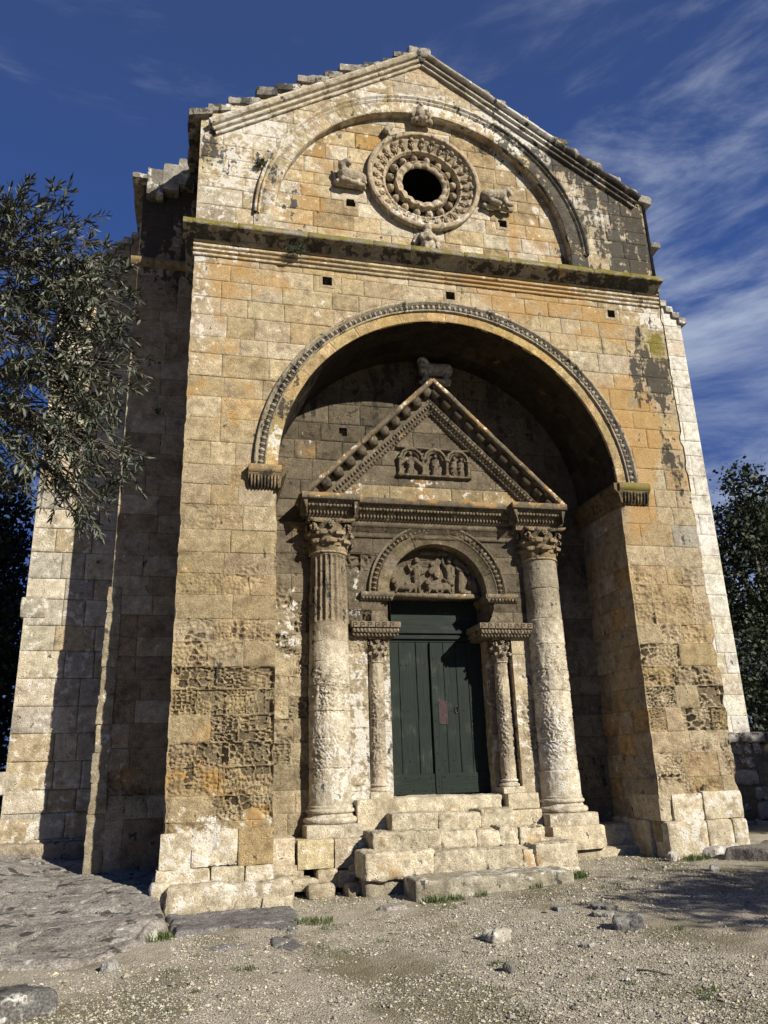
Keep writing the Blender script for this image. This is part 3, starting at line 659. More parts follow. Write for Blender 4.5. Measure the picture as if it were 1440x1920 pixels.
for s, x0, x1 in ((-1, -3.47, -2.99), (1, 2.99, 3.55)):
    mb = MB(); z0 = 5.775 if s < 0 else 5.82
    sweep(mb, ((x0-.02, 0, z0), (x1+.02, 0, z0)), IMP, (0, -1, 0), (0, 0, 1), TAN*.8, mask_imp(s), 35+s, joints=0, amp=.008, seg=.03)
    xi = s*3.02
    sweep(mb, ((xi, -.10, z0), (xi, BW, z0)), [(a*.9, b) for a, b in IMP], (-s, 0, 0), (0, 0, 1), TAN*.45, mask_const(.25, 0, .1), 37+s, joints=.6, amp=.008)
    for k in range(9):   # reeded leaf tongues
        xx = x0+.03+(x1-x0-.06)*k/8; ellipsoid(mb, (xx, -.075, z0+.12), ((.022, 0, 0), (0, -.035, .0), (0, -.02, .11)), TAN*.8, mask_imp(s)(np.array(((xx, 0, z0+.1),)))[0])
    mb.build('impost', CARVED, chapel)

# --- upper blind arch
mb = MB()
def mask_ua(P):
    M = mask_front(P); M[:, 1] += .06; k = sst(.4, 2.2, P[:, 0]); M[:, 0] += .52*k; M[:, 0] += .30*np.exp(-((P[:, 0]+3.0)/.3)**2-((P[:, 2]-11.5)/.45)**2); return M
arc_sweep(mb, UCX, UCZ, UR, 0, [(0, -.06), (0, .008), (.015, .012), (.245, .012), (.25, -.02), (.265, -.02), (.27, .05), (.295, .05), (.30, -.01), (.318, -.01), (.322, .085), (.36, .09), (.37, .05), (.375, -.02)], 0, math.pi, CREAM*1.02, mask_ua, 41, 220, .006, .26, .016)
for s in (-1, 1):
    a, b = UCX+s*UR, UCX+s*(UR+.37); rough_block(mb, (min(a, b), -.02, 10.4), (max(a, b), .3, 11.01), PALE*.85, mask_ua, 43+s, .02, .01)
mb.build('blind_arch_moulding', STONE, chapel)

# --- carved round window
mb = MB(); OC = np.array((.40, .32, .21))
def mask_oc(P): M = np.tile((.10, .16, .14, -.2), (len(P), 1)); M[:, 0] += .28*sst(.25, 1.0, P[:, 2]-OCZ)*1.0; M[:, 1] += .25*sst(.3, 1, OCZ-P[:, 2]); return M
OY = TYM
prof = [(1.13, -.02), (1.14, .12), (1.09, .145), (1.05, .145), (1.03, .08), (.97, .03), (.88, -.02), (.81, -.04), (.805, .0), (.775, .0), (.77, -.03), (.745, -.05), (.74, -.14), (.735, -.15), (.57, -.15), (.56, -.14), (.555, -.03), (.54, .0), (.53, .0), (.525, -.03), (.48, -.01), (.43, -.03), (.405, -.055), (.41, -.07), (.47, -.085)]
th = np.linspace(0, 2*math.pi, 161)
pr = np.array(prof); dn = [pr[0]]
for i in range(1, len(pr)):
    k = max(1, int(np.hypot(*(pr[i]-pr[i-1]))/.025))
    for j in range(1, k+1): dn.append(pr[i-1]+(pr[i]-pr[i-1])*j/k)
pr = np.array(dn); Rr = pr[None, :, 0]; P = np.stack([OCX+Rr*np.cos(th)[:, None], OY-np.tile(pr[:, 1], (161, 1)), OCZ+Rr*np.sin(th)[:, None]], -1).reshape(-1, 3)
tt = np.repeat(th, len(pr)); rr = np.tile(pr[:, 0], 161)
leaf = np.abs(np.sin(tt*14))**.6; P[:, 1] -= np.where((rr > .81) & (rr < 1.0), .05*leaf-.02+.03*fbm(P*20, 3, 3), 0)+np.where((rr > .39) & (rr < .54) & (P[:, 1] < OY+.06), .04*np.abs(np.sin(tt*8))-.015+.02*fbm(P*25, 2, 4), 0)+.006*fbm(P*14, 3, 2)
P[:, 1] += np.where((rr > .762) & (rr < .80), .02*(np.sin(tt*110) > 0), 0)
mb.add(P, gridq(161, len(pr)), OC, mask_oc(P))
rg = random.Random(3)
for i in range(28):                                             # acanthus leaves of the outer ring
    t = 2*math.pi*i/28; er = np.array((math.cos(t), 0, math.sin(t))); et = np.array((-math.sin(t), 0, math.cos(t))); c = np.array((OCX, OY-.01, OCZ)); mk_ = mask_oc((c+er*.9)[None])[0]
    ellipsoid(mb, c+er*.90, (er*.11, et*.026, np.array((0, -.05, 0))), OC*rg.uniform(.8, 1.2), mk_)
    for q in (-1, 1):
        e2 = er*.8+et*.5*q; ellipsoid(mb, c+er*.91+et*q*.045, (e2*.075, (et*.8-er*.5*q)*.024, np.array((0, -.042, 0))), OC*rg.uniform(.8, 1.2), mk_, 7, 6)
    ellipsoid(mb, c+er*.985+np.array((0, -.06, 0)), (er*.035, et*.05, np.array((0, -.05, 0))), OC*rg.uniform(.8, 1.2), mk_, 7, 6)
for i in range(16):                                             # sixteen carved heads and rosettes
    t = 2*math.pi*(i+.5)/16; er = np.array((math.cos(t), 0, math.sin(t))); et = np.array((-math.sin(t), 0, math.cos(t))); c = np.array((OCX, OY+.13, OCZ))+er*.65; mk_ = mask_oc(c[None])[0]; k = rg.uniform(.8, 1.2)
    ellipsoid(mb, c, (er*.088, et*.078, np.array((0, -.11, 0))), OC*k, mk_, 11, 9)
    ellipsoid(mb, c+np.array((0, -.08, 0))+er*.02, (er*.022, et*.035, np.array((0, -.03, 0))), OC*k, mk_, 7, 6); ellipsoid(mb, c+np.array((0, -.085, 0))-er*.035, (er*.022, et*.025, np.array((0, -.03, 0))), OC*k*.9, mk_, 7, 6)
win = mb.build('round_window', CARVED, chapel)
mb = MB(); rr = np.linspace(0, 2*math.pi, 41)
for r0_, y0_, r1_, y1_ in ((.46, TYM+.083, .57, TYM+.145), (.57, TYM+.145, .735, TYM+.145), (.74, TYM+.16, .74, 1.15)): mb.add([(OCX+r*math.cos(a), y, OCZ+r*math.sin(a)) for a in rr for r, y in ((r0_, y0_), (r1_, y1_))], gridq(41, 2), (.02, .02, .02))
V = [(OCX+.74*math.cos(a), 1.15, OCZ+.74*math.sin(a)) for a in rr[:-1]]+[(OCX, 1.15, OCZ)]
mb.add(V, None, (.02, .02, .02), None, [(i, (i+1) % 40, 40) for i in range(40)]); mb.build('dark_opening', VOID, win)

# --- body of the chapel behind: nave shoulders, side buttresses, gable roof
def mask_nave(P): M = np.tile((.04, .02, .10, -.2), (len(P), 1)); M[:, 0] += .75*sst(9.6, 11.2, P[:, 2]); M[:, 1] += .25*sst(12.0, 12.6, P[:, 2])+.12*np.exp(-((P[:, 2]-9.6)/.3)**2); M[:, 2] += .2*sst(3, 1, P[:, 2]); return M
mb = MB()
ashlar(mb, flat_map(1.65), (-5.575, -4.45, .0, 12.8), rng, pal((np.array((.37, .295, .19)), 3), (np.array((.31, .235, .145)), 3), (np.array((.41, .34, .235)), 1.5)), mask_nave, 51, (1, 0, 0, 0), courses=COURSES, bw=(.4, .8), pit=lambda u, v, r: r.choice((0, .3, .5)) if .8 < v < 3.5 else 0, pstep=.022)
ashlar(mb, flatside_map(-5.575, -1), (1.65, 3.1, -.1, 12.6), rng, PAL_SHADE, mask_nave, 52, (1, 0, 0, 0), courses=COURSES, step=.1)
ashlar(mb, flat_map(1.72), (4.45, 5.63, .0, 12.6), rng, PAL_WHITE, mask_const(.1, .2, .05), 53, (0, 1, 0, 0), courses=COURSES, step=.1)
ashlar(mb, flatside_map(5.63, 1), (1.72, 3.1, .0, 12.6), rng, PAL_WHITE, mask_const(.1, .2, .05), 54, (1, 0, 0, 0), courses=COURSES, step=.1)
mb.box((-5.50, 1.72, -.3), (-3.3, 15, 12.6), (.2, .16, .1)); mb.box((3.3, 1.78, -.3), (5.57, 15, 12.6), (.2, .16, .1))
mb.box((-3.3, 2.8, -.3), (3.3, 15, 12.6), (.03, .025, .02))
sweep(mb, ((-5.70, 1.65, 10.78), (-4.5, 1.65, 10.78)), [(0, 0), (.05, .02), (.09, .09), (.10, .16), (0, .17)], (0, -1, 0), (0, 0, 1), TAN*.8, mask_const(.2, 0, .5, .2), 55)
sweep(mb, ((-5.575, 1.58, 10.78), (-5.575, 3.1, 10.78)), [(0, 0), (.05, .02), (.09, .09), (.10, .16), (0, .17)], (-1, 0, 0), (0, 0, 1), TAN*.8, mask_const(.2, 0, .4, .1), 56)
for k, z0 in enumerate(np.arange(.12, 4.5, .44)): rough_block(mb, (-5.66-.018*(k % 2)+.005*k, 1.63, z0), (-5.40, 2.6, z0+.445), np.array((.33, .275, .185))*(.9+.1*(k % 3)), mask_const(.05, .15, .1), 590+k, .02, .035, .04)
mb.build('nave_wall', STONE, chapel)
mb = MB()
for s in (-1, 1):
    for i in range(20):
        xa, xb = s*(5.78-.29*i), s*(5.78-.29*(i+1)); zt = 12.80+.15*i+rng.uniform(-.02, .02)
        for k in range(5): rough_block(mb, (min(xa, xb)-.02, 1.42+2.8*k, zt-.14-(.5 if i else 0)), (max(xa, xb)+.02, 1.42+2.8*(k+1)-.02, zt), roofcol*rng.uniform(.7, 1.2), mask_const(.3, .3, .05, 0), 200+i*5+k+(99 if s > 0 else 0), .03, .03, .10)
mb.build('nave_roof', STONE, chapel)
for s in (-1, 1):
    mb = MB()
    mkb = (lambda P: np.stack([.02+.5*np.exp(-((P[:, 2]-5.3)/.10)**2)*(vnoise(P*np.array((4, 1, 1)), 3) > .5)+.35*sst(11, 12, P[:, 2]), .30+.1*sst(2, 0, P[:, 2]), .10+.5*np.exp(-((P[:, 0]+6.6)/.35)**2-((P[:, 2]-4.0)/.3)**2), np.full(len(P), -.2)], 1)) if s < 0 else mask_const(.0, .35, .05)
    ztop = lambda x: 12.45-.95*(abs(x)-6.65) if abs(x) > 5 else 0
    x0, x1 = (-7.15, -5.55) if s < 0 else (5.55, 7.2)
    dz_ = -.75 if s < 0 else 0
    ashlar(mb, flat_map(3.0), (x0, x1, .1 if s < 0 else 1.0, 13.4), rng, PAL_WHITE if s > 0 else pal((PALE, 3), (GREYS*1.2, 3), (CREAM, 2)), mkb, 57+s, (s < 0, s > 0, 0, 0), ch=(.36, .5), bw=(.35, .75), step=.06, depth=.025 if s < 0 else .015, inside=lambda u, v: v < 12.40+dz_-.93*(np.abs(u)-6.65), courses=None)
    ashlar(mb, flatside_map(s*7.15 if s < 0 else 7.2, s), (3.0, 4.6, -.1, 12.0+dz_), rng, PAL_WHITE, mkb, 60+s, (1, 0, 0, 0), step=.1)
    for i in range(11):
        a = 5.55+.16*i; b = a+.165; zt = 12.46+dz_-.93*((a+b)/2-6.65)
        mb.box((min(s*a, s*b), 3.06, -.2), (max(s*a, s*b) if s < 0 else min(max(s*a, s*b), 7.15), 4.6, zt-.12), (.2, .17, .12)) if b < 7.3 else None
        rough_block(mb, (min(s*a, s*b)-.02, 2.93, zt-.15), (max(s*a, s*b)+.02, 4.7, zt+.02), roofcol*1.25*rng.uniform(.8, 1.2), mask_const(.22, .4, .05), 300+i+s*20, .025, .02, .07)
    if s < 0:
        [rough_block(mb, (-7.27+.004*k-.02*(k % 3), 2.985, -.2+.37*k), (-6.8+.1*(k % 3), 4.6, .17+.37*k), (GREYS*1.1, PALE*.95, CREAM)[k % 3]*(.95+.05*(k % 4)), mkb, 331+k, .03, .03, .05) for k in (0, 1, 2, 4, 12)]
        rough_block(mb, (-7.4, 2.85, -.3), (-5.5, 3.1, .55), np.array((.33, .27, .19)), mask_const(.15, .1, .2), 334, .06, .03)
    mb.build('side_buttress', STONE, chapel)

# ------------------------------------------------------------------ portal
PY = 1.20                                # face of the doorway wall
def mask_portal(P):
    M = np.zeros((len(P), 4)); z = P[:, 2]; M[:, 0] = .16*sst(3.4, 4.6, z); M[:, 1] = .02+.34*sst(3.6, 2.4, z)*sst(-.2, -.9, P[:, 0])+.28*sst(3.9, 3.2, z)+.25*sst(1.2, .6, z); M[:, 2] = .12+.1*sst(3.4, 2.6, z); M[:, 3] = -.2
    M[:, 1] += .5*np.exp(-((P[:, 0]+1.55)/.10)**2-((z-4.35)/.55)**2)
    return M
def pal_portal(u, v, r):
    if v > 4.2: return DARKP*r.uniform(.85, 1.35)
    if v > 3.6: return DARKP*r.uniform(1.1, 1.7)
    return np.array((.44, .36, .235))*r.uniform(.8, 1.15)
def pit_portal(u, v, r):
    if u < 0 and v > 3.2: return r.choice((.4, .6, .8)) if v < 5 else r.choice((0, .3))
    if v > 3: return r.choice((0, .2, .3))
    return r.choice((0, 0, .2, .45))
mb = MB(); DX = -.05; DZ = 4.42
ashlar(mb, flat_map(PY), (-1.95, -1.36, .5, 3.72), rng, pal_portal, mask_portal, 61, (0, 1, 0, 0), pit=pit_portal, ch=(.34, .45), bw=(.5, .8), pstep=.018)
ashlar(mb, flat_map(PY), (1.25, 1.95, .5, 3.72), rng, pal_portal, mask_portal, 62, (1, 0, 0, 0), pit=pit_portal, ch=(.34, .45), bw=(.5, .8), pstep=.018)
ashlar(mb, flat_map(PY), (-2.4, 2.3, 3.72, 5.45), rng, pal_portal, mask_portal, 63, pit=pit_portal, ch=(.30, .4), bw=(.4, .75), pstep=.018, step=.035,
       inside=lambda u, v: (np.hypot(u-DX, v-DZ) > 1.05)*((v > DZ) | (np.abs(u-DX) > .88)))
JP = lambda u, v, r: np.array((.36, .29, .185))*r.uniform(.75, 1.2)
ashlar(mb, flatside_map(-1.36, 1), (PY, 1.56, .5, 3.72), rng, JP, mask_portal, 64, (1, 0, 0, 0), ch=(.4, .6), bw=(.3, .4))
ashlar(mb, flatside_map(1.25, -1), (PY, 1.56, .5, 3.72), rng, JP, mask_portal, 65, (1, 0, 0, 0), ch=(.4, .6), bw=(.3, .4))
ashlar(mb, flat_map(1.55), (-1.37, -.89, 1.0, 3.72), rng, JP, mask_portal, 66, (0, 1, 0, 0), ch=(.4, .6), bw=(.45, .5), pit=lambda u, v, r: .3)
ashlar(mb, flat_map(1.55), (.90, 1.26, 1.0, 3.72), rng, JP, mask_portal, 67, (1, 0, 0, 0), ch=(.4, .6), bw=(.45, .5))
ashlar(mb, flatside_map(-.89, 1), (1.55, 1.95, .9, 3.72), rng, JP, mask_portal, 68, (1, 0, 0, 0), ch=(.4, .6), bw=(.4, .5))
ashlar(mb, flatside_map(.90, -1), (1.55, 1.95, .9, 3.72), rng, JP, mask_portal, 69, (1, 0, 0, 0), ch=(.4, .6), bw=(.4, .5))
for s, x in ((-1, -.93), (1, .87)):
    ashlar(mb, flatside_map(x, -s), (PY, 1.95, 3.72, 4.45), rng, lambda u, v, r: DARKP*1.3, mask_portal, 70, (1, 0, 0, 0), ch=(.3, .4), bw=(.35, .45))
for x0, x1, z0, z1 in ((-3.0, -1.42, .4, 5.4), (1.31, 3.0, .4, 5.4), (-1.42, -.96, 3.8, 5.4), (.92, 1.31, 3.8, 5.4)): mb.box((x0, PY+.06, z0), (x1, 1.9, z1), (.15, .12, .08)) if abs(x0) < 2 and abs(x1) < 2 else mb.box((x0 if x0 > -2 else -2.35, PY+.06, z0), (x1 if x1 < 2 else 2.2, 1.9, z1), (.15, .12, .08))
doorway = mb.build('doorway_wall', STONE, chapel)

# arch over the door, its egg moulding, the carved half round panel and the little imposts
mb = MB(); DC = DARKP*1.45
def mask_dk(P): return np.tile((.16, .06, .10, -.2), (len(P), 1))
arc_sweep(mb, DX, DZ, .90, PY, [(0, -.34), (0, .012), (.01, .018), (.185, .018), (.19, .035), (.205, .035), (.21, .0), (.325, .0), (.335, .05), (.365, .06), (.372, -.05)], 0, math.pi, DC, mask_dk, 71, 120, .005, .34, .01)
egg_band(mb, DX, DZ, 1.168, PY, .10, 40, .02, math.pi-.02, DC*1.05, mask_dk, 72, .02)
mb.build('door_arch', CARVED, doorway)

def relief(mb, x0, x1, z0, z1, y, shapes, col, maskf, cell=.011, outline=None, seed=0, amp=.006):
    """low relief carved on a slab: every shape is (x1,z1,x2,z2,r1,r2,height)"""
    xs = np.linspace(x0, x1, int((x1-x0)/cell)); zs = np.linspace(z0, z1, int((z1-z0)/cell)); X, Z = np.meshgrid(xs, zs, indexing='ij'); x, z = X.ravel(), Z.ravel()
    P3 = np.stack([x, np.zeros_like(x), z], 1); xw = x+.008*fbm(P3*16, 2, seed); zw = z+.008*fbm(P3*16+9, 2, seed); H = np.zeros_like(x)
    for a, b, c, d, r1, r2, h in shapes:
        L2 = (c-a)**2+(d-b)**2+1e-9; t = np.clip(((xw-a)*(c-a)+(zw-b)*(d-b))/L2, 0, 1); r = r1+(r2-r1)*t
        q = np.hypot(xw-a-t*(c-a), zw-b-t*(d-b))/r; H = np.maximum(H, 1.25*h*np.sqrt(np.clip(1-q**5, 0, 1)))
    H += amp*fbm(P3*9, 3, seed+1)+amp*.8*fbm(P3*34, 2, seed+2); P = np.stack([x, y-H, z], 1); q = gridq(len(xs), len(zs))
    if outline is not None:
        k = outline(x[q].mean(1), z[q].mean(1)); q = q[k]; ids, inv = np.unique(q, return_inverse=True); P = P[ids]; q = inv.reshape(-1, 4)
    mb.add(P, q, np.tile(np.array(col), (len(P), 1))*(1+.12*fbm(P*4, 3, 5))[:, None], maskf(P))
def figure(x, z, h, robe=False, w=1., arm=None, lean=0):
    """a standing carved figure: feet at (x,z), height h"""
    s = []; hx = x+lean*h; r = .075*h*w
    s.append((hx, z+.90*h, hx, z+.93*h, .085*h, .080*h, .085))
    s.append((hx, z+.70*h, x, z+.45*h, 1.7*r, 1.35*r, .075))
    if robe: s += [(x, z+.48*h, x, z+.06*h, 1.3*r, 2.0*r, .07)]+[(x+k*r*.55, z+.42*h, x+k*r*.85, z+.06*h, .25*r, .3*r, .085) for k in (-2, -.7, .7, 2)]
    else: s += [(x-.5*r, z+.46*h, x-.75*r, z+.04*h, .95*r, .6*r, .065), (x+.5*r, z+.46*h, x+.75*r, z+.04*h, .95*r, .6*r, .065)]
    s += [(x-.8*r, z+.03*h, x-1.2*r, z+.02*h, .05*h, .04*h, .05), (x+.8*r, z+.03*h, x+1.2*r, z+.02*h, .05*h, .04*h, .05)]
    for k in (arm or ((-1.6, .5, -.6, .50), (1.6, .5, .6, .52))):
        s += [(hx+np.sign(k[0])*1.5*r, z+.74*h, x+k[0]*r, z+k[1]*h, .6*r, .5*r, .06), (x+k[0]*r, z+k[1]*h, x+k[2]*r, z+k[3]*h, .5*r, .4*r, .075)]
    return s
def beast(x, z, L, s=1):
    """a crouching carved lion, head on side s"""
    return [(x-s*.35*L, z+.30*L, x+s*.25*L, z+.36*L, .20*L, .24*L, .09), (x+s*.42*L, z+.55*L, x+s*.52*L, z+.50*L, .17*L, .12*L, .11), (x+s*.28*L, z+.3*L, x+s*.38*L, z+.03*L, .10*L, .06*L, .09), (x+s*.38*L, z+.03*L, x+s*.52*L, z+.03*L, .05*L, .05*L, .08),
            (x-s*.38*L, z+.26*L, x-s*.28*L, z+.05*L, .13*L, .06*L, .08), (x-s*.28*L, z+.03*L, x-s*.1*L, z+.03*L, .05*L, .05*L, .07), (x-s*.52*L, z+.35*L, x-s*.60*L, z+.65*L, .04*L, .04*L, .05), (x-s*.60*L, z+.65*L, x-s*.48*L, z+.78*L, .04*L, .05*L, .05)]
mb = MB(); b0 = 4.47; TY = PY+.30
sh = beast(-.62, b0, .40, -1)+figure(-.36, b0, .66, arm=((-2.4, .62, -3.4, .78), (1.8, .55, 3.2, .62)))+beast(-.02, b0, .36, -1)+beast(.10, b0, .36, 1)+figure(.26, b0, .68, arm=((-2.2, .8, -2.6, .98), (1.5, .5, .3, .55)))
sh += [(.02, b0+.35, .04, b0+.62, .07, .05, .06), (-.06, b0+.55, .10, b0+.60, .05, .05, .05), (-.10, b0+.40, -.02, b0+.5, .06, .05, .08), (-.26, b0+.76, .22, b0+.74, .03, .03, .07), (-.24, b0+.79, .2, b0+.77, .03, .03, .05)]
sh += [(.40, b0+.62, .62, b0+.42, .06, .05, .06), (.42, b0+.5, .50, b0+.44, .06, .06, .08), (.48, b0+.36, .44, b0+.08, .07, .05, .08), (.44, b0+.06, .62, b0+.03, .05, .04, .07), (.55, b0+.30, .50, b0+.12, .06, .05, .07), (.62, b0+.28, .66, b0+.20, .05, .05, .08), (.70, b0+.26, .76, b0+.05, .05, .04, .07), (.62, b0+.52, .74, b0+.40, .04, .04, .05)]
relief(mb, DX-.95, DX+.95, 4.42, 5.36, TY, sh, DC*.92, mask_dk, .0105, lambda x, z: np.hypot(x-DX, z-DZ) < .94, 81)
mb.box((DX-.93, TY-.09, 4.40), (DX+.85, TY+.25, 4.47), DC*1.1, (.1, .15, .2, 0))
mb.build('carved_half_round_panel', CARVED, doorway)
for s, x0, x1 in ((-1, -1.46, -.90), (1, .84, 1.42)):
    mb = MB(); sweep(mb, ((x0, PY, 4.27), (x1, PY, 4.27)), [(0, 0), (.03, .01), (.05, .06), (.09, .075), (.09, .145), (0, .15)], (0, -1, 0), (0, 0, 1), DC*1.15, mask_dk, 83+s, joints=0, amp=.006)
    xi = -.93 if s < 0 else .87; sweep(mb, ((xi, PY-.08, 4.27), (xi, 1.9, 4.27)), [(0, 0), (.02, .01), (.04, .06), (.06, .075), (.06, .145), (0, .15)], (-s, 0, 0), (0, 0, 1), DC, mask_dk, 85+s, joints=0, amp=.006)
    for k in range(9): ellipsoid(mb, (x0+.04+(x1-x0-.08)*k/8, PY-.06, 4.315), ((.024, 0, 0), (0, -.02, 0), (0, 0, .022)), DC*1.1, (.2, .1, .1, 0))
    mb.build('small_impost', CARVED, doorway)
# larger imposts above the colonnettes, with a fret cut along the top slab
for s, x0, x1 in ((-1, -1.66, -.80), (1, .62, 1.64)):
    mb = MB(); yf = 1.02
    f = (lambda P: np.tile((.16, .1, .16, -.2), (len(P), 1)))
    rough_block(mb, (x0, yf, 3.785), (x1, 1.88, 3.885), DARKP*1.9, f, 90+s, .012, .006, .03)
    rough_block(mb, (x0+.03, yf+.04, 3.70), (x1-.03, 1.88, 3.79), DARKP*1.5, f, 92+s, .02, .01, .03); rough_block(mb, (x0+.07, yf+.09, 3.64), (x1-.07, 1.88, 3.71), DARKP*1.3, f, 94+s, .02, .01, .03)
    n = int((x1-x0)/.062)
    for k in range(n):
        xx = x0+.05+(x1-x0-.1)*k/(n-1)
        ellipsoid(mb, (xx, yf+.05, 3.745), ((.026, 0, 0), (0, -.03, 0), (0, 0, .036)), DARKP*1.9, (.14, .1, .1, 0)); ellipsoid(mb, (xx, yf+.09, 3.675), ((.022, 0, 0), (0, -.026, 0), (0, 0, .026)), DARKP*1.5, (.2, .1, .1, 0))
        if k % 2 == 0 and k < n-1:
            a = xx-.015; mb.box((a, yf-.012, 3.80), (a+.012, yf+.02, 3.87), DARKP*1.5); mb.box((a, yf-.012, 3.858), (a+.07, yf+.02, 3.87), DARKP*1.5); mb.box((a+.058, yf-.012, 3.825), (a+.07, yf+.02, 3.858), DARKP*1.5); mb.box((a+.03, yf-.012, 3.825), (a+.058, yf+.02, 3.835), DARKP*1.5)
    mb.build('fretted_impost', CARVED, chapel)

# --- columns
def corinthian(mb, cx, cy, z0, z1, r0, hw, col, maskf, seed, big=True):
    rg = random.Random(seed); h = z1-z0; th = np.linspace(0, 2*math.pi, 41); zz = np.linspace(0, 1, 14); T, Zq = np.meshgrid(th, zz, indexing='ij')
    rr = r0*(1.0+.05*Zq)+(.62*hw-r0*.6)*np.clip(Zq-.45, 0, 1)**1.5; P = np.stack([cx+rr*np.cos(T), cy+rr*np.sin(T), z0+Zq*h*.9], -1).reshape(-1, 3); mb.add(P, gridq(41, 14), col*.75, maskf(P))
    n = 8
    for row, (za, zb, off, k) in enumerate(((0.02, .40, 0, 1.0), (.18, .66, .5, 1.06))):
        for i in range(n):
            t = 2*math.pi*(i+off)/n; w = r0*2*math.pi/n*.55; u = np.linspace(-1, 1, 7); v = np.linspace(0, 1, 9); U, V = np.meshgrid(u, v, indexing='ij')
            wid = w*(.75+.45*np.sin(V*2.6))*(1-.45*V**4); lobes = 1+.16*np.abs(np.sin(V*14))*np.abs(U)
            curl = np.clip((V-.62)/.38, 0, 1); rad = r0*k*1.04+.012+.02*V+h*.17*np.sin(curl*2.2)-.03*(1-np.abs(U))*0
            zc = z0+h*(za+(zb-za)*np.minimum(V, .86))-h*.10*np.clip((V-.86)/.14, 0, 1); rad = rad-.018*np.abs(U)**1.5+.012*(np.abs(U) < .2)
            a = t+U*wid*lobes/rad; P = np.stack([cx+rad*np.cos(a), cy+rad*np.sin(a), zc+0*U], -1).reshape(-1, 3); P += .006*fbm(P*30, 2, seed+i)[:, None]
            mb.add(P, gridq(7, 9), col*rg.uniform(.85, 1.2), maskf(P))
            tip = np.array((math.cos(t), math.sin(t), 0)); ellipsoid(mb, np.array((cx, cy, z0+h*(zb-.05)))+tip*(r0*k+h*.15), (np.array((-tip[1], tip[0], 0))*w*.8, tip*h*.06, np.array((0, 0, h*.045))), col*1.1, maskf(np.array(((cx, cy, z0),)))[0], 8, 6)
    for i in range(4):                                           # corner volutes and their stalks
        t = math.pi/4+i*math.pi/2; o = np.array((math.cos(t), math.sin(t), 0)); sd = np.array((-o[1], o[0], 0))
        for q in (-1, 1):
            pts = []
            for k in range(22):
                a = k/21*3.2*math.pi; rad = h*.115*(1-k/25); pts.append((-math.sin(a)*rad, math.cos(a)*rad))
            c0 = np.array((cx, cy, z0+h*.76))+o*(hw*1.13); prev = None
            for k, (pa, pb) in enumerate(pts):
                e = o*.75+sd*q*.65; e /= np.linalg.norm(e); c = c0+e*(pa-h*.02)+np.array((0, 0, pb))+sd*q*h*.03
                if k % 2 == 0: ellipsoid(mb, c, (e*h*.04, np.array((-e[1], e[0], 0))*h*.05, np.array((0, 0, h*.04))), col*1.05, maskf(c[None])[0], 6, 5)
            s0 = np.array((cx, cy, z0+h*.5))+o*r0*1.05+sd*q*r0*.35
            for k in range(7):
                f = k/6; c = s0*(1-f)+(c0+np.array((0, 0, h*.11)))*f; ellipsoid(mb, c, (o*h*.05, sd*h*.045, np.array((0, 0, h*.07))), col, maskf(c[None])[0], 6, 5)
        m = np.array((math.cos(t+math.pi/4), math.sin(t+math.pi/4), 0)); c = np.array((cx, cy, z0+h*.84))+m*(hw*.98)
        for k in range(7): a = k*math.pi*2/6; e = np.array((-m[1], m[0], 0)); rr_ = 0 if k == 6 else h*.07; ellipsoid(mb, c+e*rr_*math.cos(a)+np.array((0, 0, rr_*math.sin(a)))+m*(.012 if k == 6 else 0), (e*h*.045, m*h*.05, np.array((0, 0, h*.045))), col*1.1, maskf(c[None])[0], 6, 5)
    a = np.linspace(0, 2*math.pi, 49); sq = np.stack([np.cos(a), np.sin(a)], -1); mx = np.abs(sq).max(1); dia = np.minimum(np.abs(sq[:, 0]), np.abs(sq[:, 1]))/mx
    rad = hw*(.88+.62*dia**2.2); V = []
    for zq, k in ((.90, .93), (.93, .97), (.95, 1.0), (1.0, 1.02)): V.append(np.stack([cx+sq[:, 0]*rad*k, cy+sq[:, 1]*rad*k, np.full(49, z0+h*zq)], -1))
    V = np.stack(V, 1).reshape(-1, 3); mb.add(V, gridq(49, 4), col*1.15, maskf(V))
    V = np.vstack([np.stack([cx+sq[:, 0]*rad*1.02, cy+sq[:, 1]*rad*1.02, np.full(49, z1)], -1), [(cx, cy, z1)]]); mb.add(V, None, col, maskf(V), [(i, i+1, 49) for i in range(48)])
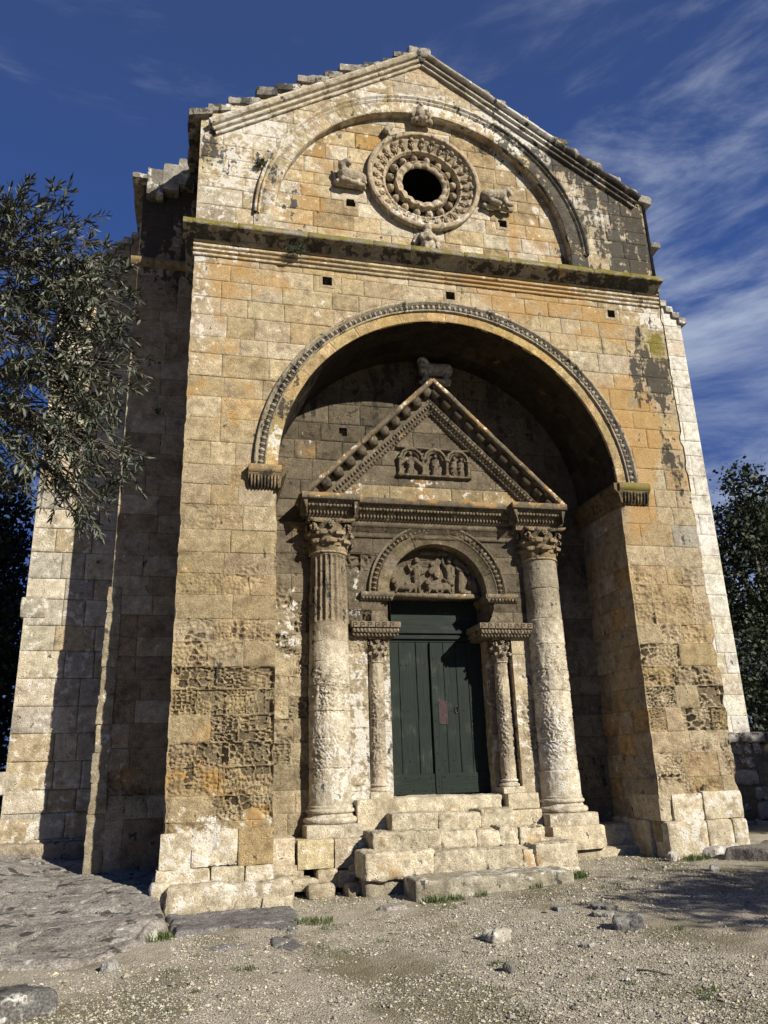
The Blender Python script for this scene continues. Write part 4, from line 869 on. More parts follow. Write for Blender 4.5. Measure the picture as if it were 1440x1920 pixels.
def drum_column(mb, cx, cy, z0, z1, rb, rt_, seed, colf, maskf, drums, flute_from=None, pitw=None, nth=150, dz=.016):
    th = np.linspace(0, 2*math.pi, nth+1); zs = list(np.arange(z0, z1, dz))
    for j in drums: zs += [j-.010, j-.004, j+.004, j+.010]
    zs = np.array(sorted(zs+[z1])); T, Z = np.meshgrid(th, zs, indexing='ij'); t, zz = T.ravel(), Z.ravel(); f = (zz-z0)/(z1-z0)
    C3 = np.stack([np.cos(t)*1.0, np.sin(t)*1.0, zz], 1); r = rb+(rt_-rb)*f+.012*np.sin(math.pi*f)
    r = r+.006*fbm(C3*3, 3, seed)+.004*fbm(C3*12, 3, seed+1)
    dr = np.searchsorted(np.array(sorted(drums)), zz); r += np.array([random.Random(seed+int(i)).uniform(-.007, .007) for i in range(len(drums)+1)])[dr]
    for j in drums: r -= .011*np.exp(-((zz-j-.006*fbm(C3*6, 2, seed+3))/.006)**2)
    if pitw is not None:
        pw = pitw(t, zz); f1, f2 = worley(t*rb*(12+5*np.sin(zz*3+seed))+.25*fbm(C3*9, 2, seed+21), zz*(21+4*np.sin(zz*5))+.5*fbm(C3*7, 2, seed), seed+5); lay = fbm(np.stack([t*1.2, zz*0, zz*16], 1), 3, seed+8)
        r -= .72*pw*(.066*sst(.10, .32, f2-f1)*sst(.32, .58, vnoise(C3*np.array((3, 3, 4)), seed+6)+.3*pw)+.045*np.clip(lay, 0, 1))
    if flute_from is not None:
        fl = sst(flute_from, flute_from+.05, zz)*sst(z1-.02, z1-.07, zz); r -= fl*.055*np.clip(np.abs(np.sin(t*10)), 0, 1)**.7-fl*.006
    P = np.stack([cx+r*np.cos(t), cy+r*np.sin(t), zz], 1); mb.add(P, gridq(nth+1, len(zs)), colf(P, dr), maskf(P))
def lathe(mb, cx, cy, prof, col, maskf, seed, nth=64, amp=.005):
    th = np.linspace(0, 2*math.pi, nth+1); pr = np.array(prof, float); dn = [pr[0]]
    for i in range(1, len(pr)):
        k = max(1, int(np.hypot(*(pr[i]-pr[i-1]))/.03))
        for j in range(1, k+1): dn.append(pr[i-1]+(pr[i]-pr[i-1])*j/k)
    pr = np.array(dn); P = np.stack([cx+pr[None, :, 0]*np.cos(th)[:, None], cy+pr[None, :, 0]*np.sin(th)[:, None], np.tile(pr[:, 1], (nth+1, 1))], -1).reshape(-1, 3)
    d = P-np.array((cx, cy, 0)); d[:, 2] = 0; d /= np.linalg.norm(d, axis=1, keepdims=True)+1e-9; P = P+d*(amp*fbm(P*7, 3, seed)+amp*.6*fbm(P*25, 2, seed+1))[:, None]; mb.add(P, gridq(nth+1, len(pr)), col, maskf(P))
def torus_prof(r, z, rad, n=8): return [(r+rad*math.cos(a), z+rad*math.sin(a)) for a in np.linspace(-math.pi/2, math.pi/2, n)]
for s, cx in ((-1, -2.02), (1, 1.90)):
    cy = 1.16; c = tag(empty('column', (cx, cy, .55)))
    c.parent = chapel
    def colf(P, dr):
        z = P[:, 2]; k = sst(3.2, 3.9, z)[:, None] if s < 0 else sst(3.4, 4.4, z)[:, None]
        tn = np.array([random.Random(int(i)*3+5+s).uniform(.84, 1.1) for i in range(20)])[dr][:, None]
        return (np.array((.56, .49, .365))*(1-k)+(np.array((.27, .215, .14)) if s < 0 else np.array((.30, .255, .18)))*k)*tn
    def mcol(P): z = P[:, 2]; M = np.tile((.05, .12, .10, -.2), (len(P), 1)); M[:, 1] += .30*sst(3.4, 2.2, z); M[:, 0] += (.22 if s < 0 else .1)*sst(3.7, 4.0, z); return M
    pwf = (lambda t, z: np.clip(.15+.85*np.exp(-((z-2.35)/.75)**2)*sst(1.15, 1.6, z), 0, 1)*sst(3.75, 3.1, z)*(.6+.4*np.sin(z*5))+.35*sst(4.7, 4.0, z)*sst(3.85, 4.1, z)) if s < 0 else (lambda t, z: np.clip(.1+1.0*np.exp(-((z-2.5)/.75)**2), 0, 1)*sst(4.2, 3.4, z)*(.65+.35*np.sin(z*4+1)))
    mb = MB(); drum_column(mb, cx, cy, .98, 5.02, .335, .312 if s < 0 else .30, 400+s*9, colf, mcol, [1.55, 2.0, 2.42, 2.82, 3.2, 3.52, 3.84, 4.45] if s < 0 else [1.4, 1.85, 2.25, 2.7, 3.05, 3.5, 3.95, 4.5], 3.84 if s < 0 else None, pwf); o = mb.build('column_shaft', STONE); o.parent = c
    o.matrix_parent_inverse = Matrix.Translation((-cx, -cy, -.55))
    mb = MB(); wcol = np.array((.52, .45, .33)); mw = mask_const(.0, .30, .15)
    lathe(mb, cx, cy, [(.30, 1.02), (.345, 1.0), (.355, .985), (.345, .965)]+[(a, b) for a, b in torus_prof(.345, .925, .035)][::-1]+[(.35, .875), (.365, .84)]+[(a, b) for a, b in torus_prof(.375, .79, .05)][::-1]+[(.38, .735)], wcol, mw, 403+s)
    rough_block(mb, (cx-.43, cy-.43, .55), (cx+.43, cy+.4, .74), wcol, mw, 405+s, .02, .012, .04); o = mb.build('column_base', STONE); o.parent = c; o.matrix_parent_inverse = Matrix.Translation((-cx, -cy, -.55))
    mb = MB(); cc = np.array((.25, .195, .12)) if s < 0 else np.array((.24, .18, .105)); mcap = lambda P: np.tile((.30, .05, .22, -.2), (len(P), 1))
    corinthian(mb, cx, cy, 5.04, 5.60, .30, .38, cc, mcap, 407+s); lathe(mb, cx, cy, torus_prof(.312, 5.035, .022), cc*1.5, mcap, 409); o = mb.build('capital', CARVED); o.parent = c; o.matrix_parent_inverse = Matrix.Translation((-cx, -cy, -.55))
for s, cx in ((-1, -1.175), (1, 1.085)):
    cy = 1.37; c = empty('door_colonnette', (cx, cy, 1.08)); c.parent = chapel; inv = Matrix.Translation((-cx, -cy, -1.08))
    colf = lambda P, dr: (np.array((.50, .42, .30))*(1-sst(2.9, 3.3, P[:, 2])[:, None]*.15))*(1-.35*np.exp(-((P[:, 2]-2.1)/.6)**2))[:, None]
    mb = MB(); drum_column(mb, cx, cy, 1.28, 3.24, .128, .115, 420+s, colf, mask_const(.06, .15, .08), [], None, lambda t, z: .55*np.exp(-((z-2.2)/.85)**2), 60, .014); o = mb.build('colonnette_shaft', STONE); o.parent = c; o.matrix_parent_inverse = inv
    mb = MB(); lathe(mb, cx, cy, [(.12, 1.30)]+torus_prof(.135, 1.265, .022)[::-1]+[(.14, 1.23)]+torus_prof(.15, 1.19, .03)[::-1]+[(.15, 1.16)], np.array((.52, .44, .32)), mask_const(0, .3, .1), 423, 40); rough_block(mb, (cx-.19, cy-.19, 1.06), (cx+.19, cy+.19, 1.165), np.array((.50, .43, .30)), mask_const(0, .3, .1), 424+s, .015, .01, .03); o = mb.build('colonnette_base', STONE); o.parent = c; o.matrix_parent_inverse = inv
    mb = MB(); mc = mask_const(.26, .08, .08); corinthian(mb, cx, cy, 3.24, 3.655, .115, .155, np.array((.27, .22, .15)), mc, 427+s); lathe(mb, cx, cy, torus_prof(.118, 3.235, .016), np.array((.42, .35, .24)), mc, 428, 40); o = mb.build('capital', CARVED); o.parent = c; o.matrix_parent_inverse = inv

# --- pedestals, plinths
mb = MB(); PC = np.array((.53, .45, .31)); mp_ = mask_const(.02, .22, .18)
for i, (x0, x1, y0, z0, z1, k) in enumerate(((-3.0, -2.62, .66, .22, .60, 1.0), (-2.60, -2.06, .60, .16, .56, 1.05), (-2.05, -1.42, .62, .14, .555, .9), (-2.98, -2.5, .62, .05, .23, .95), (-3.0, -2.45, 1.38, .60, .95, .85))): rough_block(mb, (x0, y0, z0), (x1, 1.6, z1), PC*k*np.array((1, .98, .86 if i == 1 else 1)), mp_, 440+i, .02, .012)
for i, (x0, x1, y0, z0, z1, k) in enumerate(((-2.72, -2.3, .42, -.12, .07, .8), (-2.34, -2.02, .46, -.1, .16, .95), (-2.05, -1.72, .40, -.1, .12, .85), (-1.85, -1.5, .5, -.12, .2, .8), (-2.5, -2.1, .25, -.2, .0, .75), (-2.9, -2.6, .5, -.1, .1, .7), (-1.95, -1.62, .12, -.25, -.02, .6))): rough_block(mb, (x0, y0, z0), (x1, 1.5, z1), PC*k, mask_const(.1, .12, .25), 450+i, .06, .03)
rough_block(mb, (-1.63, .98, .50), (-.93, 1.9, 1.07), PC*1.02, mask_const(0, .3, .15), 460, .03, .014); mb.build('pedestal_course', STONE, chapel); mb = MB(); rough_block(mb, (.88, .98, .50), (1.47, 1.9, .82), PC, mp_, 461, .03, .014); rough_block(mb, (.90, 1.02, .82), (1.45, 1.9, 1.07), PC*.95, mp_, 462, .03, .014)
rough_block(mb, (1.44, .60, .20), (2.35, 1.6, .56), PC*1.02, mp_, 463, .03, .014); rough_block(mb, (2.345, .84, .12), (3.1, 1.6, .52), PC*.98, mp_, 464, .03, .016); rough_block(mb, (1.3, .70, -.1), (3.1, 1.6, .21), PC*.9, mp_, 465, .04, .02)
mb.build('pedestal_course', STONE, chapel)
mb = MB(); mfoot = mask_const(.02, .42, .12)
# foot courses of the two piers, large worn blocks
for i, (x0, x1, y0, z0, z1, k) in enumerate(((-4.53, -4.12, -.03, .30, .78, 1.05), (-4.11, -3.5, -.025, .33, .80, 1.15), (-3.49, -3.01, -.02, .33, .80, .88), (-4.56, -3.85, -.06, .0, .34, 1.0), (-3.84, -3.4, -.04, .05, .335, 1.0), (-3.39, -3.0, -.04, .05, .335, 1.05), (-4.42, -2.78, -.30, -.22, .16, .88), (-4.62, -4.3, -.14, -.3, .2, 1.0))):
    rough_block(mb, (x0, y0, z0), (x1, .8, z1), PC*k if i != 2 else np.array((.35, .255, .13)), mfoot if i != 2 else mask_const(.30, .05, .12), 470+i, .022 if i < 6 else .09, .016 if i < 6 else .05, pit=.9 if i in (1, 3) else 0)
for i, (x0, x1, y0, z0, z1, k) in enumerate(((-4.3, -3.9, -.34, -.35, -.08, .7), (-3.9, -3.62, -.3, -.35, -.06, .9), (-3.55, -3.25, -.32, -.35, -.05, .8), (-3.2, -2.78, -.36, -.35, -.02, .95))): rough_block(mb, (x0, y0, z0), (x1, .3, z1), PC*k, mask_const(.15, .2, .2), 480+i, .06, .035)
mb.build('pier_footing', STONE, chapel); mb = MB()
for i, (x0, x1, y0, z0, z1, k) in enumerate(((3.0, 3.22, -.0, .60, 1.0, .85), (3.225, 3.78, -.03, .58, 1.0, 1.1), (3.785, 4.49, -.03, .60, 1.02, 1.05), (3.04, 3.75, -.09, -.05, .60, 1.0), (3.755, 4.22, -.08, -.0, .60, .98), (4.225, 4.50, -.07, .0, .60, .98))): rough_block(mb, (x0, y0, z0), (x1, .9, z1), PC*k, mfoot if i else mask_const(.1, .1, .1), 490+i, .03 if i < 3 else .06, .018)
rough_block(mb, (2.96, .3, -.05), (3.12, 1.5, .62), PC*.8, mp_, 498, .05, .02)
mb.build('pier_footing', STONE, chapel)

# --- steps
SC = np.array((.52, .45, .32))
STEPS = [
    ('step', .80, 1.065, [(-.97, .86, 1.14, 1.98, 1.02)], mask_const(.02, .15, .22)),
    ('step', .58, .86, [(-1.16, -.405, .66, 1.4, .88), (-.41, .025, .67, 1.4, .98), (.02, .285, .665, 1.4, 1.08), (.28, .82, .67, 1.4, .95)], mask_const(.02, .10, .2)),
    ('step', .36, .635, [(-1.56, -.505, .24, 1.1, .85), (-.51, .055, .28, 1.1, 1.12), (.05, .425, .26, 1.1, 1.15), (.42, .745, .28, 1.1, .95), (.74, 1.14, .25, 1.1, 1.12)], mask_const(.03, .12, .30)),
    ('step', .05, .40, [(-1.76, -.765, -.17, .8, 1.12), (-.77, .605, -.15, .8, .9), (.60, .805, -.14, .8, 1.1), (.80, 1.46, -.16, .8, 1.0)], mask_const(.03, .12, .25)),
]
for k, (nm, z0, z1, bl, mk_) in enumerate(STEPS):
    mb = MB()
    for i, (x0, x1, y0, y1, t) in enumerate(bl):
        rough_block(mb, (x0, y0, z0), (x1, y1, z1-.02*((i*7) % 3)), SC*t, mk_, 500+k*10+i, .034 if k in (2, 3) else .028, .046 if k > 1 else .030, .026, pit=.8 if (k == 2 and i in (0, 4)) else (.35 if i % 2 else 0))
    if k == 2: mb.box((-.45, .36, .33), (.7, 1.0, .40), (.1, .08, .05))
    mb.build(nm, STONE, chapel)
mb = MB(); rough_block(mb, (-1.22, -.76, -.35), (1.09, .1, .105), np.array((.34, .305, .225)), lambda P: np.stack([np.full(len(P), .12), .25+.2*sst(.06, .12, P[:, 2]), np.full(len(P), .12), .18*sst(.02, -.1, P[:, 2])], 1), 545, .06, .02, .03)
rough_block(mb, (-1.75, -.08, -.3), (-1.1, .5, .08), SC*.6, mask_const(.3, .1, .1), 546, .09, .04); rough_block(mb, (1.1, -.2, -.2), (1.5, .4, .09), SC*1.05, mask_const(0, .3, .1), 547, .09, .03)
mb.build('step', STONE, chapel)

# --- entablature over the columns
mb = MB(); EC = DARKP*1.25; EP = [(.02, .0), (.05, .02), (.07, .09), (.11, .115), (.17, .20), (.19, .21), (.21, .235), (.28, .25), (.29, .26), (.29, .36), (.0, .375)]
def mask_ent(P): M = np.tile((.24, .05, .14, -.2), (len(P), 1)); top = sst(5.945, 5.955, P[:, 2]); M[:, 0] -= .3*top; M[:, 2] += .55*top; return M
def mask_lint(P): return np.tile((.14, .04, .02, -.2), (len(P), 1))
z0 = 5.685
for x0, x1, y in ((-1.64, 1.40, PY-.06), (-2.43, -1.62, 1.02), (1.40, 2.27, 1.02)):
    ext = .0 if x0 == -1.64 else 0
    sweep(mb, ((x0-(0 if y > 1.1 else .10), y, z0), (x1+(0 if y > 1.1 else .10), y, z0)), EP, (0, -1, 0), (0, 0, 1), EC, mask_ent, 551+int(x0*10), joints=.8, amp=.006)
    n = int((x1-x0)/.062)
    for k in range(n+1):
        xx = x0+(x1-x0)*k/n
        ellipsoid(mb, (xx, y-.085, z0+.065), ((.022, 0, 0), (0, -.026, 0), (0, 0, .034)), EC*1.3, (.2, .08, .12, 0)); q = rng.uniform(-.2, .2); ellipsoid(mb, (xx+.03, y-.165+.02*q, z0+.19), ((.034, 0, .02+.03*q), (0, -.03, 0), (-.012, .012, .045)), EC*rng.uniform(1., 1.4), (.24, .08, .12, 0)); ellipsoid(mb, (xx, y-.20, z0+.225), ((.03, 0, .0), (0, -.028, 0), (.008*q, .0, .022)), EC*rng.uniform(1.1, 1.5), (.22, .1, .12, 0))
    if y < 1.1:
        for xe, s in ((x0, -1), (x1, 1)): sweep(mb, ((xe, y-.25, z0), (xe, 1.45, z0)), [(a*.35, b) for a, b in EP], (s, 0, 0), (0, 0, 1), EC, mask_ent, 555, joints=0)
        mb.box((x0+.02, y, 5.6), (x1-.02, 1.45, 5.99), EC); rough_block(mb, (x0+.04, y-.02, 5.595), (x1-.04, 1.45, 5.70), EC*1.2, mask_ent, 556, .012, .008, .04)
    else:
        sweep(mb, ((x0-.3, PY, 5.40), (x1+.3, PY, 5.40)), [(0, 0), (.03, .0), (.03, .10), (.05, .105), (.05, .19), (.075, .195), (.075, .285), (0, .29)], (0, -1, 0), (0, 0, 1), DARKP*1.15, mask_lint, 557, joints=.7, amp=.006)
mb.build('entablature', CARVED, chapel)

# --- pediment: raking cornices, field with the relief slab
mb = MB(); AX, AZ = -.06, 8.46
ashlar(mb, flat_map(PY-.02), (-2.3, 2.2, 6.04, 8.2), rng, lambda u, v, r: (DARKP*1.15 if v > 6.55 else np.array((.30, .235, .135)))*r.uniform(.8, 1.3), lambda P: np.stack([.10+0*P[:, 0], .28*sst(6.7, 6.3, P[:, 2]), .18+.25*sst(6.6, 6.2, P[:, 2]), -.2+0*P[:, 0]], 1), 561, ch=(.28, .38), bw=(.5, .9), depth=.012, joint=.008, pit=lambda u, v, r: .45 if (u < -.9 and v < 6.5) else 0,
       inside=lambda u, v: (v < AZ-.25-1.0*np.abs(u-AX)) & ~((np.abs(u+.03) < .72) & (np.abs(v-6.88) < .30)))
mb.box((-2.0, PY+.05, 6.0), (1.95, 1.55, 6.5), DARKP)
ped = mb.build('pediment', STONE, chapel)
RP = [(.0, -.36), (.05, -.35), (.06, -.29), (.10, -.27), (.13, -.20), (.15, -.185), (.13, -.17), (.13, .01), (.33, .015), (.34, .03), (.35, .035), (.36, .10), (-.25, .11)]
def mask_rk(P): M = np.tile((.24, .10, .06, -.2), (len(P), 1)); return M
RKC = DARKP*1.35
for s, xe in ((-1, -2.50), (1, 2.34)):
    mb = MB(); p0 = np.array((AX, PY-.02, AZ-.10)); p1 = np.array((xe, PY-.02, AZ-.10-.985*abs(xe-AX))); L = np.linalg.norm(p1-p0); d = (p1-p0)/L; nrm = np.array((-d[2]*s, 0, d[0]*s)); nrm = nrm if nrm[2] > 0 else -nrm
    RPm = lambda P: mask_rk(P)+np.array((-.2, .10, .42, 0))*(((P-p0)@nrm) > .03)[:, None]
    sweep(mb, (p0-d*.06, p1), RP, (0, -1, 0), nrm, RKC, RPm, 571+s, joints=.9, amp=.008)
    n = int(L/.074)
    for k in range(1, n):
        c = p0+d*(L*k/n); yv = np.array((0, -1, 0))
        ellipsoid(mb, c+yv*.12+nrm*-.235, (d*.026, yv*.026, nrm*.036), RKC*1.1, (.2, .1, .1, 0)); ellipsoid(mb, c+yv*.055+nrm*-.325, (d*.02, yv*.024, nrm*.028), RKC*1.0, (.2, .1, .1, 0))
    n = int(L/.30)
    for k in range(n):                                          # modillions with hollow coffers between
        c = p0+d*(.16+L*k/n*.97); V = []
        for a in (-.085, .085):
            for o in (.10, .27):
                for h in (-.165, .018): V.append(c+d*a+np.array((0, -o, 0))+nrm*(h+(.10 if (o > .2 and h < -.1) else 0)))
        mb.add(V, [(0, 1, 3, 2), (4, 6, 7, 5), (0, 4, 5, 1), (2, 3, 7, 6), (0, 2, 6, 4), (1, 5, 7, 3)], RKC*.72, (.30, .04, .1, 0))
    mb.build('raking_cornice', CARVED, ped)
# relief slab: figures standing under little arches on columns
mb = MB(); x0, z0 = -.74, 6.60; sh = []
for k, cxk in enumerate((-.46, 0.0, .44)):
    for q in range(9):
        a0, a1 = math.pi*q/9, math.pi*(q+1)/9; sh.append((cxk+.205*math.cos(a0), z0+.34+.19*math.sin(a0), cxk+.205*math.cos(a1), z0+.34+.19*math.sin(a1), .032, .032, .085)); sh.append((cxk+.15*math.cos(a0), z0+.34+.145*math.sin(a0), cxk+.15*math.cos(a1), z0+.34+.145*math.sin(a1), .018, .018, .055))
for cxk in (-.68, -.235, .225, .65): sh += [(cxk, z0+.05, cxk, z0+.30, .038, .032, .085), (cxk-.03, z0+.33, cxk+.03, z0+.33, .032, .032, .10), (cxk-.035, z0+.03, cxk+.035, z0+.03, .026, .026, .10)]
sh += figure(-.47, z0, .47, True, 1.0)+[(-.55, z0+.33, -.68, z0+.22, .05, .03, .08), (-.40, z0+.33, -.22, z0+.18, .05, .04, .08)]+figure(.01, z0, .44, True, 1.05)+figure(.37, z0, .42, True, .9)+figure(.51, z0, .41, True, .9)
sh += [(-.72, z0+.56, .66, z0+.55, .025, .025, .07), (-.72, z0+.005, .68, z0+.005, .022, .022, .09)]
relief(mb, -.77, .70, 6.58, 7.19, PY+.01, sh, DARKP*1.35, mask_dk, .0095, None, 83, .005)
mb.build('arcade_relief', CARVED, ped)

# --- carved beasts and figures in the round, each one body
def body(name, parts, parent, col, maskv, voxel=.011, amp=.009):
    mb = MB()
    for (a, b, ra, rb) in parts:
        a, b = np.array(a, float), np.array(b, float); L = np.linalg.norm(b-a)
        n = max(2, int(L/(.5*min(ra, rb)))+1) if L > 1e-6 else 1
        for i in range(n):
            f = i/(n-1) if n > 1 else 0; r = ra+(rb-ra)*f; ellipsoid(mb, a+(b-a)*f, ((r, 0, 0), (0, r, 0), (0, 0, r)), col, maskv, 13, 9)
    o = mb.build(name, CARVED, parent); md = o.modifiers.new('join', 'REMESH'); md.mode = 'VOXEL'; md.voxel_size = voxel
    bpy.context.view_layer.update(); dg = bpy.context.evaluated_depsgraph_get(); ev = o.evaluated_get(dg); me = bpy.data.meshes.new_from_object(ev)
    n = len(me.vertices); V = np.zeros(n*3); me.vertices.foreach_get('co', V); V = V.reshape(-1, 3); N = np.zeros(n*3); me.vertices.foreach_get('normal', N); N = N.reshape(-1, 3)
    V = V+N*(amp*.7*fbm(V*9, 3, 7)+amp*.5*fbm(V*28, 3, 8))[:, None]; me.vertices.foreach_set('co', V.ravel()); me.polygons.foreach_set('use_smooth', np.ones(len(me.polygons), bool))
    for nm in ('Col', 'Mask'):
        if nm in me.attributes: me.attributes.remove(me.attributes[nm])
    a = me.attributes.new('Col', 'FLOAT_COLOR', 'POINT'); C = np.tile((*col, 1.), (n, 1)); C[:, :3] *= (1+.12*fbm(V*5, 3, 4))[:, None]; a.data.foreach_set('color', C.ravel())
    a = me.attributes.new('Mask', 'FLOAT_COLOR', 'POINT'); a.data.foreach_set('color', np.tile(maskv, (n, 1)).ravel())
    me.materials.clear(); me.materials.append(CARVED); o.modifiers.clear(); old = o.data; o.data = me; bpy.data.meshes.remove(old); return o
BC = np.array((.36, .30, .215))
def pt(cx, cz, y, k=1.): return lambda x, z, d=0: (cx+x*k, y-d*k, cz+z*k)
p = pt(-1.72, 12.15, TYM, .86)                # winged ox, left of the window, facing left
body('carved_ox', [(p(.22, .02, .10), p(-.12, .04, .14), .13, .15), (p(-.12, .08, .16), p(-.18, .20, .22), .12, .10), (p(-.18, .21, .22), p(-.10, .25, .30), .10, .075), (p(-.10, .25, .3), p(-.06, .20, .34), .06, .05), (p(-.15, -.04, .15), p(-.20, -.16, .22), .07, .05), (p(-.20, -.16, .22), p(-.05, -.17, .24), .05, .045), (p(.22, .0, .12), p(.14, -.15, .18), .09, .05), (p(.14, -.16, .18), p(.0, -.17, .2), .05, .04), (p(.3, .08, .1), p(.34, -.08, .12), .035, .03), (p(.0, .12, .1), p(.25, .20, .06), .06, .03), (p(-.23, .28, .2), p(-.26, .34, .2), .03, .02), (p(-.12, .30, .22), p(-.10, .36, .22), .03, .02), (p(-.30, -.17, .08), p(.30, -.19, .08), .05, .05), (p(-.30, -.17, .16), p(.28, -.19, .16), .045, .045), (p(-.32, -.15, .05), p(-.33, .12, .05), .035, .03)], chapel, BC, (.14, .18, .12, -.2))
p = pt(1.22, 12.12, TYM, .92)                 # winged lion, right
body('carved_lion', [(p(-.22, .08, .10), p(.14, .10, .14), .13, .13), (p(.14, .12, .16), p(.22, .22, .18), .11, .09), (p(.22, .20, .2), p(.25, .10, .26), .08, .06), (p(-.20, .06, .14), p(-.15, -.10, .20), .10, .06), (p(-.15, -.10, .2), p(.02, -.17, .22), .055, .05), (p(.16, .02, .16), p(.18, -.15, .22), .08, .05), (p(.18, -.16, .22), p(.28, -.19, .25), .05, .045), (p(-.26, .14, .06), p(.02, .26, .05), .03, .05), (p(-.1, .2, .05), p(.16, .28, .05), .03, .04), (p(.30, .24, .05), p(.34, -.14, .06), .04, .03), (p(-.28, -.17, .10), p(.32, -.21, .10), .05, .05)], chapel, BC*.95, (.16, .22, .10, -.2))
p = pt(-.24, 13.82, .06, .84)                 # eagle on a block, above the window
body('carved_eagle', [(p(-.05, .05, .10), p(-.05, .22, .08), .11, .09), (p(-.05, .25, .10), p(-.04, .30, .14), .06, .05), (p(-.04, .29, .14), p(-.04, .25, .20), .035, .02), (p(-.12, .22, .05), p(-.22, .02, .06), .06, .04), (p(-.17, .26, .04), p(-.24, .1, .05), .05, .04), (p(.03, .22, .05), p(.14, .02, .08), .07, .05), (p(.08, .24, .05), p(.2, .08, .06), .05, .05), (p(-.06, -.03, .12), p(-.06, -.10, .16), .05, .05), (p(.02, -.03, .12), p(.03, -.10, .16), .05, .05), (p(-.2, -.06, .0), p(.2, -.06, .0), .07, .07), (p(-.16, -.10, .08), p(.18, -.10, .08), .06, .06), (p(.08, .08, .16), p(.1, -.02, .18), .07, .06)], chapel, BC, (.22, .18, .12, -.2))
p = pt(-.26, 10.80, TYM-.02, .92)                 # winged angel standing on the cornice
body('carved_angel', [(p(0, .0, .10), p(0, .20, .11), .15, .13), (p(0, .20, .12), p(0, .29, .12), .135, .10), (p(0, .43, .13), p(0, .45, .13), .085, .082), (p(-.12, .26, .12), p(-.13, .12, .2), .055, .05), (p(-.13, .12, .2), p(-.02, .18, .26), .045, .04), (p(.12, .26, .12), p(.13, .12, .2), .055, .05), (p(.13, .12, .2), p(.02, .16, .26), .045, .04), (p(-.14, .28, .03), p(-.26, .04, .04), .06, .03), (p(-.18, .30, .03), p(-.28, .14, .03), .05, .03), (p(.14, .28, .03), p(.26, .02, .04), .06, .03), (p(.18, .3, .03), p(.28, .12, .03), .05, .03), (p(-.06, .02, .18), p(-.06, -.12, .2), .06, .06), (p(.06, .02, .18), p(.06, -.12, .2), .06, .06), (p(0, .18, .24), p(0, .10, .26), .05, .05)], chapel, BC*1.05, (.08, .22, .10, -.2))
p = pt(.12, 8.66, 1.42)                  # weathered beast on the point of the pediment
body('carved_beast', [(p(-.15, .24, .1), p(.26, .26, .12), .15, .14), (p(-.15, .26, .12), p(-.24, .36, .2), .13, .11), (p(-.24, .36, .2), p(-.26, .26, .28), .09, .06), (p(-.18, .14, .14), p(-.20, .0, .22), .07, .05), (p(.24, .16, .14), p(.22, .0, .22), .08, .05), (p(-.24, -.03, .1), p(.3, -.03, .1), .05, .05), (p(-.22, -.03, .22), p(.28, -.03, .22), .05, .05), (p(.0, .2, -.02), p(.0, .1, -.1), .12, .12)], chapel, np.array((.30, .28, .25)), (.05, .35, .0, -.2), .02)
p = pt(-.98, 13.42, TYM-.04)
body('small_carved_head', [(p(0, 0, .06), p(.06, .10, .04), .07, .08), (p(.04, -.06, .1), p(.05, -.12, .1), .04, .03)], chapel, BC, (.1, .1, .1, 0))

# --- the door
door = empty('door', (0, 1.8, 1.06)); door.parent = chapel; dinv = Matrix.Translation((0, -1.8, -1.06))
def board(mb, x0, x1, z0, z1, y0, y1, seed, n=14):
    rg = random.Random(seed); zs = np.linspace(z0, z1, n); j0 = [rg.uniform(-.003, .003) for _ in zs]; V = []
    for a, z in zip(j0, zs): V += [(x0+a, y1, z), (x0+a, y0+.006, z), (x0+a+.008, y0, z), (x1+a*.5-.008, y0, z), (x1+a*.5, y0+.006, z), (x1+a*.5, y1, z)]
    mb.add(V, gridq(n, 6), (0, 0, 0)); m = n*6
    for i in (0, n-1): mb.add(V[i*6:i*6+6], [(0, 1, 4, 5), (1, 2, 3, 4)], (0, 0, 0))
def nails(mb, pts, y, r=.012):
    for x, z in pts: ellipsoid(mb, (x, y, z), ((r, 0, 0), (0, -r*.9, 0), (0, 0, r)), (0, 0, 0), None, 8, 6)
ZB, ZT = 1.07, 3.66
